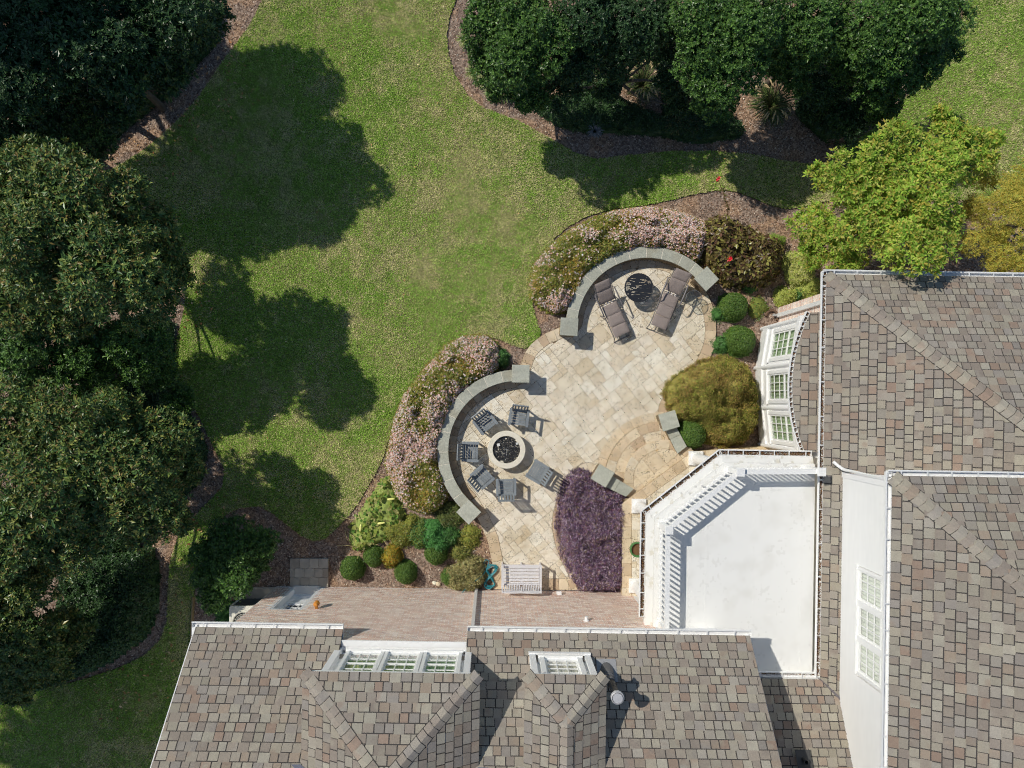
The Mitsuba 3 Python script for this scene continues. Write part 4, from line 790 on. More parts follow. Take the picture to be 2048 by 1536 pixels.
# ------------------------------------------------------------------ round black table and small glass side table
tx, ty = W(1277.5, 575.5, .52)[:2]; tb = thing('round_table', 'round black metal table with a slotted top between the chaise lounges', 'table')
disc = Point(0, 0).buffer(.455, 48); cut = []
for yy in np.arange(-.40, .41, .033):
    xx = -.44
    while xx < .44:
        w = rng.uniform(.07, .2)
        if rng.random() < .42: cut.append(shapely.affinity.rotate(sbox(xx, yy, xx + w, yy + .015), rng.uniform(-2, 2)))
        xx += w + rng.uniform(.02, .10)
top = disc.difference(unary_union(cut).intersection(Point(0, 0).buffer(.425))).difference(Point(0, 0).buffer(.02)); m = MB(); BL = (.02, .022, .027)
for q in polys(top): m.prism(q, .505, .52, c=BL)
part(tb, 'top', m, 'satin', M=RZ(2, (tx, ty, .03)))
m = MB(); a = np.linspace(0, 2 * math.pi, 49)[:-1]; m.tube(np.c_[.46 * np.cos(a), .46 * np.sin(a), np.full(48, .51)], .014, 6, closed=True, c=(.03, .03, .035)); part(tb, 'rim', m, 'satin', M=RZ(0, (tx, ty, .03)), smooth=True)
for k in range(4): b_ = k * math.pi / 2 + .4; m = MB(); m.tube([(.34 * math.cos(b_), .34 * math.sin(b_), 0), (.30 * math.cos(b_), .30 * math.sin(b_), .35), (.38 * math.cos(b_), .38 * math.sin(b_), .50)], .014, 6, c=BL); part(tb, 'leg', m, 'satin', M=RZ(0, (tx, ty, 0.03)))
gx, gy = W(1388, 596.5, .46)[:2]; gt = thing('side_table', 'small round glass side table beside the right chaise lounge', 'table')
m = MB(); m.lathe([(.001, .46), (.255, .46)], at=(gx, gy, 0), n=40); part(gt, 'glass_top', m, 'tinted_glass')
m = MB(); m.tube(np.c_[gx + .26 * np.cos(a), gy + .26 * np.sin(a), np.full(48, .458)], .011, 6, closed=True, c=(.12, .12, .13)); part(gt, 'rim', m, 'satin', smooth=True)
m = MB(); m.tube(np.c_[gx + .09 * np.cos(a), gy + .09 * np.sin(a), np.full(48, .43)], .008, 6, closed=True, c=(.15, .15, .16)); part(gt, 'ring', m, 'satin')
for k in range(4): b_ = k * math.pi / 2 + .3; m = MB(); m.tube([(gx + .22 * math.cos(b_), gy + .22 * math.sin(b_), .03), (gx + .10 * math.cos(b_), gy + .10 * math.sin(b_), .28), (gx + .24 * math.cos(b_), gy + .24 * math.sin(b_), .445)], .009, 6, c=(.15, .15, .16)); part(gt, 'leg', m, 'satin')

# ------------------------------------------------------------------ hose, air conditioner, pot, stones, squash
hs = thing('garden_hose', 'coiled teal garden hose on the patio corner beside the bench', 'hose'); hp = []
zf_ = lambda px, py, z: tuple(W(px, py)[:2]) + (z,)
hp += [zf_(922, 1186, .35), zf_(926, 1178, .38), zf_(940, 1164, .42), zf_(955, 1153, .40), zf_(966, 1146, .25), zf_(971, 1138, .07), zf_(968, 1125, .05), zf_(973, 1119, .05), zf_(978, 1124, .05), zf_(975, 1134, .05)]
r2 = np.random.default_rng(4)
for lp in range(8):
    for k in np.linspace(0, 2 * math.pi, 15)[:-1]:
        hp.append(zf_(982 + (9.5 + r2.uniform(-2.5, 2)) * math.sin(2 * k + .3 * r2.random()) * (.9 + .1 * lp / 5) + r2.uniform(-.8, .8) + 3 * math.cos(k), 1150 - 22 * math.cos(k) * r2.uniform(.85, 1.08) + lp * .4, .05 + .012 * lp + r2.uniform(0, .008)))
hp = np.array(hp); from scipy.interpolate import CubicSpline
cs_ = CubicSpline(np.arange(len(hp)), hp); m = MB(); m.tube(cs_(np.linspace(0, len(hp) - 1, len(hp) * 4)), .0135, 6, c=lin(42, 122, 132)); part(hs, 'tube', m, 'satin', smooth=True)
m = MB(); e = hp[-1]; m.tube([e, e + [.06, .02, .01], e + [.13, .03, .03]], [.02, .024, .018], 8, c=(.03, .03, .03)); part(hs, 'nozzle', m, 'satin')
ac = thing('air_conditioner', 'beige outdoor air conditioner with a round fan at the left corner of the brick wall', 'air conditioner'); AC_ = lin(204, 200, 186)
c0, c1 = W(458, 1212, .95), W(532, 1274, .95); x0, x1, y1, y0 = c0[0], c1[0], c0[1], c1[1]; x1 = x0 + .92
q = sbox(x0, y0 - .1, x1, y1).buffer(-.1).buffer(.1); m = MB(); m.prism(q.buffer(-.015), .08, .88, c=(.10, .10, .09)); part(ac, 'coil_grille', m, 'satin')
for i in range(26): z = .13 + i * .028; mm = MB(); mm.prism(q.buffer(-.004).difference(q.buffer(-.014)), z, z + .007, c=(.14, .14, .13)); part(ac, 'louver', mm, 'satin')
fc = ((x0 + x1) / 2, (y0 - .1 + y1) / 2); m = MB(); m.prism(q.difference(Point(fc).buffer(.34)), .88, .95, c=AC_); m.lathe([(.36, .955), (.34, .955), (.34, .80), (.001, .80)], at=(*fc, 0), n=32, c=AC_ * .75); m.lathe([(.14, .935), (.10, .96), (.001, .965)], at=(*fc, 0), n=20, c=AC_); part(ac, 'top_panel', m, 'satin')
for px_c, py_c in ((x0 + .05, y0 - .05), (x1 - .05, y0 - .05), (x0 + .05, y1 - .05), (x1 - .05, y1 - .05)): mm = MB(); mm.box((px_c - .045, py_c - .045, .05), (px_c + .045, py_c + .045, .90), c=AC_); part(ac, 'corner_post', mm, 'satin')
m = MB()
for k in range(8): b_ = math.pi * k / 8; m.tube([(fc[0] - .33 * math.cos(b_), fc[1] - .33 * math.sin(b_), .93), (fc[0] + .33 * math.cos(b_), fc[1] + .33 * math.sin(b_), .93)], .004, 5, c=AC_)
for rr in (.18, .23, .28, .33): m.tube(np.c_[fc[0] + rr * np.cos(a), fc[1] + rr * np.sin(a), np.full(48, .936)], .004, 5, closed=True, c=AC_)
part(ac, 'fan_guard', m, 'satin')
m = MB()
for k in range(4): b_ = math.pi / 2 * k + .5; d1, d2 = np.array([math.cos(b_), math.sin(b_)]), np.array([-math.sin(b_), math.cos(b_)]); f2 = np.array(fc); m.add([[*(f2 + d1 * .05 - d2 * .03), .83], [*(f2 + d1 * .30 - d2 * .12), .82], [*(f2 + d1 * .31 + d2 * .05), .88], [*(f2 + d1 * .05 + d2 * .03), .86]], [[0, 1, 2], [0, 2, 3]], c=(.2, .2, .2))
part(ac, 'fan', m, 'satin')
m = MB(); m.box((x0 - .05, y0 - .3, -.1), (x1 + .45, y1 + .34, .05)); pad_ = thing('equipment_pad', 'concrete pad under the air conditioner', 'concrete pad'); put(pad_, m, 'slab_stone')
for (pl, pr) in (((387, 1194), (383, 1290)),):
    m = MB(); a_, b_ = W(*pl), W(*pr); m.bar([a_[0], a_[1], .0], [b_[0], b_[1], .0], .05, .16, c=lin(150, 130, 95)); ed = thing('edging_board', 'weathered wooden edging board along the lawn left of the house', 'edging'); put(ed, m, 'tone')
qx, qy = W(1274, 1098, .8)[:2]; pot = thing('planter_pot', 'green glazed pot half under the porch eave', 'pot'); GP = lin(74, 118, 70)
m = MB(); m.lathe([(.001, .465), (.15, .465), (.20, .65), (.225, .88), (.25, .90), (.25, .93), (.205, .93), (.19, .84), (.001, .83)], at=(qx, qy, 0), n=28, c=GP); part(pot, 'body', m, 'satin')
m = MB(); m.lathe([(.001, .842), (.186, .842)], at=(qx, qy, 0), n=20, c=lin(110, 84, 62)); part(pot, 'soil', m, 'tone')
st_ = [(869, 1166), (876, 1168), (1570, 642), (868, 1160)]
for (px, py), (lb, c, s) in zip(st_, (('white pointed stone in the mulch beside a clipped boxwood', lin(225, 215, 195), .08), ('pale round stone beside the white pointed stone', lin(214, 198, 170), .09), ('brown clay edging ring half buried by the east brick wall', lin(120, 96, 78), .0), ('', 0, 0))):
    if s == 0: continue
    t = thing('stone', lb, 'stone'); o = trimesh.creation.icosphere(2); v = o.vertices * (1 + .35 * (meshkit.noise(o.vertices * 2.2 + px) - .5)[:, None]); o.vertices = v * [s, s * .8, s * .5]; m = MB(); m.mesh(o, RZ(px, (*W(px, py)[:2], .0)), c=c); put(t, m, 'tone', smooth=True)
m = MB(); cx, cy = W(1543, 634)[:2]; aa = np.linspace(-.6, 3.0, 24); m.tube(np.c_[cx + .2 * np.cos(aa), cy + .22 * np.sin(aa), np.full(24, .02)], .045, 7, c=lin(108, 88, 74)); t = thing('clay_ring', 'brown clay ring half buried in the mulch by the east brick wall', 'edging'); put(t, m, 'tone', smooth=True)
# ------------------------------------------------------------------ foliage: whorls of single leaves on twigs
def frame_of(a):
    e1 = unit(np.cross(a, np.where(np.abs(a[:, 2:]) < 0.9, [[0, 0, 1.0]], [[1.0, 0, 0]]))); return e1, np.cross(a, e1)
def whorls(P, A, k, L, asp, pal, r, el=(0.1, 0.9), fold=0.15, droop=0.1, tint=None):
    """k leaves round each twig tip P with axis A. Colours: one palette entry per leaf with some spread."""
    n = len(P); e1, e2 = frame_of(A); ph = (np.arange(k)[None] * 2.39996 + r.uniform(0, 6.28, (n, 1)) + r.normal(0, .2, (n, k)))[..., None]
    e = r.uniform(*el, (n, k, 1)); t = np.cos(e) * (np.cos(ph) * e1[:, None] + np.sin(ph) * e2[:, None]) + np.sin(e) * A[:, None]; t = unit(t)
    Ls = L * r.uniform(.7, 1.2, (n, k, 1)); N = unit(A[:, None] - (A[:, None] * t).sum(-1, keepdims=True) * t + r.normal(0, .25, (n, k, 3))); b = np.cross(N, t)
    base = P[:, None] + t * Ls * .1 + A[:, None] * r.uniform(-.3, .3, (n, k, 1)) * Ls; w = Ls * asp / 2
    mid = base + t * Ls * .5; tip = base + t * Ls - np.array([0, 0, 1.0]) * Ls * droop
    v = np.stack([base, mid - b * w + N * w * fold, tip, mid + b * w + N * w * fold], 2).reshape(-1, 3); q = np.arange(n * k)[:, None] * 4
    f = np.hstack([q, q + 1, q + 2, q, q + 2, q + 3]).reshape(-1, 3)
    pal = np.asarray(pal); c = pal[r.integers(0, len(pal), (n, k))] * r.uniform(.72, 1.28, (n, k, 1))
    if tint is not None: c = c * tint[:, None]
    return v, f, np.repeat(c.reshape(-1, 3), 4, axis=0)
def sph(r, n): return unit(r.normal(size=(n, 3)))
def crown(lobes, ntw, k, L, asp, pal, seed, up=0.45, depth=0.35, **kw):
    """Twig whorls over the shells of several overlapping lobes (x, y, z, radius)."""
    r = np.random.default_rng(seed); lb = np.array(lobes, float); nb = 7                     # each lobe breaks up into boughs of its own
    bd = sph(r, len(lb) * nb); bd[:, 2] = np.abs(bd[:, 2]) * .9 - .12; bd = unit(bd); big = np.repeat(lb, nb, axis=0)
    lb = np.c_[big[:, :3] + bd * big[:, 3:4] * r.uniform(.5, .72, (len(big), 1)) * [1, 1, .9], big[:, 3] * r.uniform(.34, .54, len(big))]
    w = lb[:, 3] ** 2; i = r.choice(len(lb), ntw * 2, p=w / w.sum()); d = sph(r, ntw * 2); d[:, 2] = np.where((d[:, 2] < -.35), -d[:, 2], d[:, 2])
    bump = 0.68 + 0.66 * meshkit.fbm(d * 3.0 + i[:, None] * 7.7, 2); rad = lb[i, 3] * bump * (1 - depth * r.random(ntw * 2) ** 2.2); P = lb[i, :3] + d * rad[:, None] * [1, 1, .85]
    ns = 5; si = np.repeat(np.arange(len(lb)), ns); sd2 = sph(r, len(si)); sd2[:, 2] = np.abs(sd2[:, 2]) * .9 - .1; sd2 = unit(sd2)      # sprigs that stand out of the shell
    for st in (.92, 1.02, 1.12, 1.2): P = np.vstack([lb[si, :3] + sd2 * (lb[si, 3:4] * st * (.9 + .2 * r.random((len(si), 1)))) * [1, 1, .85] + r.normal(0, .03, (len(si), 3)), P]); d = np.vstack([sd2, d]); i = np.r_[si, i]
    inside = np.zeros(len(P), bool)
    for x in lb: inside |= (((P - x[:3]) / [1, 1, .85]) ** 2).sum(1) < (x[3] * .7) ** 2
    keep = ~inside | (r.random(len(P)) < .18); P, d, i = P[keep][:ntw], d[keep][:ntw], i[keep][:ntw]
    A = unit(d * .7 + [0, 0, up] + r.normal(0, .35, P.shape)); tint = (0.85 + .3 * meshkit.noise(P * 1.1 + seed))[:, None] * np.ones(3)
    return whorls(P, A, k, L, asp, pal, r, tint=tint, **kw)
def px_lobes(ls): return [(*W(px, py, z)[:2], z, R * (CAM_H - z) / FOCAL) for px, py, z, R in ls]
def tree(name, label, cat, lobes, ntw, k, L, asp, pal, seed, base=None, mat='leaf', group=None, world=False, trunk_r=.11, thin=None, **kw):
    t = thing(name, label, cat, group); lb = lobes if world else px_lobes(lobes); a = np.array(lb); c = a[:, :3].mean(0); r = np.random.default_rng(seed + 1)
    if base is None: base = c[:2]
    m = MB(); v, f, cc = crown(lb, int(ntw * 1.6), k, L, asp, pal, seed, **kw); m.add(v, f, c=cc)
    if mat == 'leaf':                                         # larger leaves deep in the crown
        s_ = [(x, y, z, R * .74) for x, y, z, R in lb]; v, f, cc = crown(s_, int(ntw * .7), 6, L * 1.5, asp, pal, seed + 500, depth=.5); m.add(v, f, c=cc)
    part(t, 'crown', m, mat)
    fork = np.array([*base, c[2] * .42]); m = MB(); m.tube([(base[0], base[1], -.1), (base[0] + .03, base[1] - .02, c[2] * .2), fork], [trunk_r * 1.25, trunk_r, trunk_r * .85], 9); part(t, 'trunk', m, 'bark', smooth=True)
    for x in lb:
        e = np.array(x[:3]) - [0, 0, x[3] * .1]; mid = fork * .5 + e * .5 + r.normal(0, .12, 3) + [0, 0, -.15]; m = MB(); m.tube([fork, mid, e], [trunk_r * .6, trunk_r * .4, trunk_r * .15], 6)
        for q in range(5): tip = e + sph(r, 1)[0] * x[3] * .8; m.tube([mid * .3 + e * .7, (e + tip) / 2 + r.normal(0, .05, 3), tip], [trunk_r * .18, trunk_r * .12, .006], 5)
        part(t, 'limb', m, 'bark', smooth=True)
    return t
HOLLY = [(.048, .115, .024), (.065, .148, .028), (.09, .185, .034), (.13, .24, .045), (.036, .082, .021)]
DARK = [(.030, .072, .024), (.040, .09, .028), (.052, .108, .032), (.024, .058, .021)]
MAGN = [(.13, .205, .048), (.19, .245, .055), (.085, .16, .042), (.27, .29, .07), (.23, .17, .05), (.07, .14, .04), (.06, .125, .038), (.09, .17, .045)]
EG = 'dark evergreen trees of the garden border'
tree('evergreen_tree', 'dark evergreen tree cut by the upper left corner of the picture', 'tree', [(60, 40, 5, 110), (150, 110, 5.2, 100), (40, 150, 4.8, 90), (170, 20, 5, 90), (-90, 60, 4.6, 100), (-70, 170, 4.3, 90), (-90, -70, 5, 110)], 3900, 8, .11, .45, DARK, 11)
tree('evergreen_tree', 'dark evergreen tree at the top edge beside the shaded mulch strip', 'tree', [(300, 60, 4.6, 110), (380, 40, 3.6, 70), (330, 140, 3.8, 70), (250, 130, 4.8, 80), (230, 200, 3.6, 60)], 2700, 8, .11, .45, DARK, 12, base=W(325, 215)[:2])
tree('evergreen_tree', 'dark evergreen tree with a few bright leaf tips above the brownish magnolia', 'tree', [(50, 250, 2.7, 80), (130, 230, 2.8, 80), (100, 300, 2.2, 60), (20, 320, 2.4, 60), (195, 285, 1.7, 46), (30, 190, 3.0, 60)], 2200, 8, .11, .42, DARK + [(.08, .18, .05), (.06, .14, .04)], 13, base=W(190, 320)[:2])
tree('magnolia_tree', 'big magnolia with rusty olive leaves, the upper of two', 'tree', [(60, 380, 4.4, 90), (150, 400, 5, 100), (250, 430, 4.6, 85), (315, 480, 4, 62), (100, 500, 5, 110), (220, 545, 5.4, 95), (295, 585, 4.6, 72), (60, 600, 4, 80), (150, 620, 3.6, 70), (340, 550, 3, 40)], 4600, 8, .125, .40, MAGN, 14, base=W(300, 560)[:2])
tree('evergreen_tree', 'low dark evergreen in deep shade between the two big magnolias', 'tree', [(60, 700, 3, 90), (170, 720, 2.6, 90), (270, 695, 2.6, 75), (315, 740, 1.6, 42), (60, 790, 2.6, 50), (360, 800, 1.2, 30)], 2900, 8, .10, .45, HOLLY, 15)
tree('magnolia_tree', 'big magnolia with yellowish olive leaves, the lower of two', 'tree', [(60, 880, 4.2, 105), (170, 870, 4.6, 95), (240, 815, 3.8, 45), (310, 880, 3.8, 72), (370, 930, 2.8, 40), (230, 960, 4.4, 105), (100, 1000, 5.0, 110), (300, 1020, 4.0, 75), (160, 1070, 4.2, 80), (350, 1040, 2.4, 36), (40, 1080, 4.8, 90), (-30, 1075, 4.4, 85), (70, 1110, 3.2, 60)], 5200, 8, .12, .40, MAGN + [(.11, .14, .035)], 16)
tree('evergreen_tree', 'yellow green leaved tree in the lower left corner beside the dark ivy bank', 'tree', [(40, 1180, 3.6, 80), (60, 1270, 3.4, 80), (140, 1250, 2.2, 50), (45, 1320, 3.0, 60), (110, 1310, 2.4, 55), (30, 1360, 2.2, 50)], 2300, 7, .11, .5, [(.07, .13, .03), (.10, .16, .035), (.05, .10, .03), (.15, .19, .045), (.2, .19, .05)], 17)
tree('camellia', 'rounded dark camellia with a bright twig beside the mulch path left of the side door', 'shrub', [(470, 1090, 1.8, 56), (430, 1110, 1.5, 46), (508, 1088, 1.6, 44), (480, 1140, 1.6, 56), (432, 1155, 1.3, 42), (520, 1128, 1.2, 34), (430, 1192, 1.2, 28)], 2600, 7, .075, .5, HOLLY, 18, trunk_r=.05)
HG = dict(k=8, L=.075, asp=.5, pal=HOLLY)
tree('holly_tree', 'glossy green holly at the left end of the upper hedge, above the pale grass tufts', 'tree', [(975, 50, 3.6, 62), (1050, 40, 4, 75), (975, 125, 3, 48), (1040, 130, 3.6, 75), (1090, 90, 4, 62), (1005, 170, 2.4, 36), (1055, 190, 2.2, 42)], 3200, seed=21, base=W(1060, 175)[:2], **HG)
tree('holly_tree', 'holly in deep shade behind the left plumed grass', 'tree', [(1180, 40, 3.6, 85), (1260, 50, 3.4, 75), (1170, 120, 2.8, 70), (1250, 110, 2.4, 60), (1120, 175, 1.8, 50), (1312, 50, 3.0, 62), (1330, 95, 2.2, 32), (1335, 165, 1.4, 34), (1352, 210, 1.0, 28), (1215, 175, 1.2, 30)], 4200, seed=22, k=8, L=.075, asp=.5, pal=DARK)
tree('holly_tree', 'bright topped holly standing between the two plumed grasses', 'tree', [(1420, 60, 4, 88), (1470, 135, 3.6, 75), (1400, 145, 3.4, 58), (1430, 200, 2.4, 46), (1480, 50, 4, 75), (1390, 90, 3.6, 52)], 3200, seed=23, **HG)
tree('holly_tree', 'narrow holly half shaded between two taller hollies at the top edge', 'tree', [(1590, 40, 3.6, 78), (1650, 60, 3.4, 64), (1600, 100, 2.8, 60), (1580, 150, 2.2, 42), (1530, 60, 3, 50), (1540, 120, 2.2, 36), (1690, 120, 2.4, 46)], 3200, seed=24, **HG)
tree('holly_tree', 'glossy holly at the right end of the upper hedge, its shadow on the lawn', 'tree', [(1790, 50, 4, 90), (1860, 45, 3.8, 68), (1750, 115, 3.6, 72), (1820, 135, 3, 62), (1740, 175, 2.8, 50), (1770, 205, 2.0, 42), (1880, 100, 2.6, 40)], 3400, seed=25, **HG)
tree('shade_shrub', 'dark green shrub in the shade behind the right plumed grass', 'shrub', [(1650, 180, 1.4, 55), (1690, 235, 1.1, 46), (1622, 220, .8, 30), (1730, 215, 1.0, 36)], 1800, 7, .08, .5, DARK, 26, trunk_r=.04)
LIME = [(.42, .58, .09), (.50, .60, .12), (.34, .52, .08), (.25, .44, .07), (.58, .58, .16), (.56, .48, .10)]
tree('bay_tree', 'bright yellow green broad leaved tree overhanging the corner gutter of the east wing', 'tree', [(1650, 470, 2.4, 58), (1720, 440, 3.4, 72), (1700, 340, 3.6, 62), (1780, 310, 3.8, 66), (1850, 360, 4.0, 76), (1910, 290, 3.6, 52), (1930, 320, 3.4, 48), (1760, 500, 3.8, 60), (1840, 490, 4.4, 60), (1690, 520, 2.6, 40), (1815, 420, 4.0, 62), (1650, 350, 2.6, 26), (1870, 240, 3.6, 24), (1975, 285, 3.4, 24), (1625, 500, 1.9, 34), (1745, 385, 3.2, 60), (1800, 450, 3.2, 60), (1690, 420, 2.6, 60), (1870, 440, 3.6, 50)], 3600, 7, .125, .42, LIME, 31, mat='leaf_thin', base=W(1770, 430)[:2], depth=.6)
tree('yellow_tree', 'sparse yellow feathery leaved tree at the right edge above the east wing', 'tree', [(1985, 400, 3.2, 62), (1955, 480, 3, 52), (2040, 450, 3.4, 75), (2000, 510, 3, 45), (1960, 350, 2.6, 36), (2060, 360, 3, 55), (2045, 530, 3.2, 40), (1925, 420, 2.8, 30)], 2700, 9, .085, .2, [(.66, .58, .12), (.58, .55, .12), (.44, .50, .11), (.70, .54, .12)], 32, mat='leaf_thin', base=W(2010, 455)[:2], trunk_r=.07, depth=.8)
# taller trees beyond the frame, whose shade falls on the left border and the lawn
for lb, lobes, sd in (('tall tree beyond the upper left corner that shades the left border', [(-14.6, 12.6, 8.5, 2.2), (-15.6, 14.0, 8, 2.0), (-13.6, 14.2, 7.6, 1.8), (-16, 11.2, 8, 1.8), (-14.8, 12.8, 10, 1.7)], 41),
                      ('tree beyond the left edge that shades the lower left lawn', [(-18.0, -6.4, 8.2, 1.9), (-17.4, -7.6, 7.6, 1.6), (-18.6, -5.2, 7.6, 1.6), (-19.2, -7.2, 8, 1.8), (-17.2, -5.4, 8.6, 1.9), (-18.0, -8.6, 7.8, 2.0), (-19.6, -5.6, 8.6, 2.0), (-21.2, -6.6, 8, 2.3), (-20.4, -8.2, 7.6, 1.8)], 42)):
    tree('border_tree', lb, 'tree', lobes, 3600, 8, .2, .5, DARK, sd, world=True, trunk_r=.2)

# ------------------------------------------------------------------ mounds: hedges, clipped balls, low masses over a plan outline
def inside_pts(poly, n, r):
    x0, y0, x1, y1 = poly.bounds; out = np.zeros((0, 2))
    while len(out) < n:
        p = np.c_[r.uniform(x0, x1, 2 * n), r.uniform(y0, y1, 2 * n)]; out = np.vstack([out, p[shapely.contains_xy(poly, p[:, 0], p[:, 1])]])
    return out[:n]
def dome(poly, h, soft, bump=.25, freq=2.2, seed=0):
    edge = poly.exterior
    def fn(p):
        d = shapely.distance(shapely.points(p), edge); ins = shapely.contains_xy(poly, p[:, 0], p[:, 1]); s = np.clip(d / soft, 0, 1) * ins; prof = np.sqrt(np.clip(1 - (1 - s) ** 2, 0, 1))
        return h * prof * (1 - bump + 2 * bump * meshkit.fbm(np.c_[p * freq, np.full(len(p), seed)], 3))
    return fn
def mound(name, label, cat, poly, h, soft, dens, k, L, asp, pal, seed, bump=.2, freq=2.0, core=None, mat='leaf', tones=None, spread=.05, group=None, kind=None, el=(.1, .9), up=.3, under=.25, stems=True, base_z=0.0, **kw):
    """A bushy mass over the plan outline: twig whorls on a bumpy dome, with dark twiggy wood inside."""
    r = np.random.default_rng(seed); t = thing(name, label, cat, group, kind); core = np.mean(np.asarray(pal), 0) if core is None else core; fn = dome(poly, h, soft, bump, freq, seed)
    n = int(poly.area * dens); P = inside_pts(poly.buffer(spread), n, r); z = np.maximum(fn(P), .12 * h * r.random(n)); e = .03
    g = np.c_[-(fn(P + [e, 0]) - fn(P - [e, 0])) / (2 * e), -(fn(P + [0, e]) - fn(P - [0, e])) / (2 * e), np.ones(n)]; g[:, :2] = np.clip(g[:, :2], -2.5, 2.5); A = unit(unit(g) + [0, 0, up] + r.normal(0, .3, (n, 3)))
    lo = r.random(n) < under; z = np.where(lo, z * r.uniform(.3, .95, n), z * r.uniform(.93, 1.05, n)); P3 = np.c_[P, z + base_z]
    tint = tones(P3, r) if tones else (0.85 + .3 * meshkit.noise(P3 * 2.2 + seed))[:, None] * np.ones(3)
    m = MB(); v, f, c = whorls(P3, A, k, L, asp, pal, r, tint=tint, el=el, **kw); m.add(v, f, c=c)
    m2 = MB()                                                 # wood and inner twigs
    for p, zz in zip(P[:min(n, 60 if stems else 0)], z): q = np.array([*(p * .8 + np.array(poly.centroid.coords[0]) * .2), base_z - .02]); m2.tube([q, [*(p * .93 + q[:2] * .07), base_z + zz * .55], [*p, base_z + zz * .93]], [.012, .008, .003], 4, c=(.10, .075, .05))
    s = max(.05, h * .12); x0, y0, x1, y1 = poly.bounds; nx, ny = int((x1 - x0) / s) + 2, int((y1 - y0) / s) + 2; gx, gy = np.meshgrid(x0 + np.arange(nx) * s, y0 + np.arange(ny) * s, indexing='ij'); gp = np.c_[gx.ravel(), gy.ravel()]; gz = fn(gp) * .74 + base_z - .02
    i, j = np.meshgrid(np.arange(nx - 1), np.arange(ny - 1), indexing='ij'); q = np.stack([i * ny + j, (i + 1) * ny + j, (i + 1) * ny + j + 1, i * ny + j + 1], -1).reshape(-1, 4); q = q[(gz[q] > base_z).any(1)]
    if len(q): m2.add(np.c_[gp, gz], q, c=core)
    if kind == 'stuff': m.add(*m2.arrays()[:2], c=m2.arrays()[2]); put(t, m, mat); labels[t].pop('category', 0)
    else: part(t, 'foliage', m, mat, kind=None); part(t, 'inner_wood', m2, 'tone')
    return t, fn
def ringz(pts, z): return smooth_ring(Polygon([tuple(W(*p, z)[:2]) for p in pts]), .12)
def blob(px, py, R, z=0.3, sq=1.0, wob=0.0):
    c = W(px, py, z)[:2]; a = np.linspace(0, 2 * math.pi, 49)[:-1]; k = 1 + wob * 2 * (meshkit.noise(np.c_[np.cos(a) * 1.7 + px, np.sin(a) * 1.7 + py, np.zeros(48)]) - .45); q = R * (CAM_H - z) / FOCAL * k; return Polygon(np.c_[c[0] + q * np.cos(a), c[1] + q * np.sin(a) * sq])
OLIVE = [(.19, .24, .045), (.27, .27, .055), (.34, .29, .07), (.13, .19, .04), (.38, .24, .07)]
def bloom(t, poly, fn, n, L, cols, seed, where, name='flowers'):
    r = np.random.default_rng(seed); P = inside_pts(poly, n * 3, r); z = fn(P); P3 = np.c_[P, z * r.uniform(.98, 1.08, len(P)) + .01]; P3 = P3[r.random(len(P3)) < where(P3)][:n]
    A = unit(np.array([0, 0, 1.0]) + r.normal(0, .5, P3.shape)); v, f, c = whorls(P3, A, 5, L, .75, cols, r, el=(.1, .7), droop=0); m = MB(); m.add(v, f, c=c); part(t, name, m, 'tone', kind='stuff')
PINK = [lin(238, 206, 198), lin(230, 190, 180), lin(216, 168, 156), lin(244, 228, 222), lin(228, 180, 160)]
H1 = ringz([(1065, 565), (1075, 525), (1100, 495), (1140, 463), (1180, 440), (1230, 420), (1300, 412), (1370, 424), (1412, 440), (1415, 480), (1400, 515), (1370, 505), (1330, 494), (1290, 492), (1240, 504), (1200, 527), (1170, 557), (1150, 587), (1135, 612), (1112, 618), (1088, 605), (1070, 588)], .6)
H2 = ringz([(925, 676), (970, 673), (990, 690), (998, 715), (988, 738), (950, 762), (920, 787), (900, 817), (885, 847), (875, 878), (875, 920), (883, 960), (890, 990), (875, 1015), (850, 1026), (820, 1015), (795, 995), (785, 970), (772, 930), (780, 890), (790, 840), (810, 790), (850, 740), (890, 695)], .6)
hedge_tone = lambda P, r: np.where((meshkit.noise(P * 1.6 + 3) > .55)[:, None], [1.12, .98, .8], [.95, 1.02, .95]) * r.uniform(.8, 1.2, (len(P), 1))
H1, H2 = H1.buffer(.09), H2.buffer(.09)
for (poly, lb, sd, thr) in ((H1, 'low rounded hedge dotted with pale pink flowers behind the upper seat wall', 51, .52), (H2, 'long pale pink flowering hedge along the outside of the fire pit wall', 52, .40)):
    t, fn = mound('flowering_hedge', lb, 'hedge', poly, .78, .55, 800, 6, .05, .5, OLIVE, sd, bump=.36, freq=2.4, tones=hedge_tone)
    ed = poly.exterior
    bloom(t, poly, fn, int(poly.area * 470), .038, PINK, sd, lambda P, ed=ed, thr=thr, sd=sd: np.clip(.12 + .55 * np.exp(-shapely.distance(shapely.points(P[:, :2]), ed) / .22) + 2.6 * (meshkit.fbm(np.c_[P[:, :2] * 1.3, np.full(len(P), sd)], 2) - thr), .05, .9))
BOX = [(.07, .15, .028), (.11, .20, .035), (.17, .25, .05), (.05, .115, .025)]
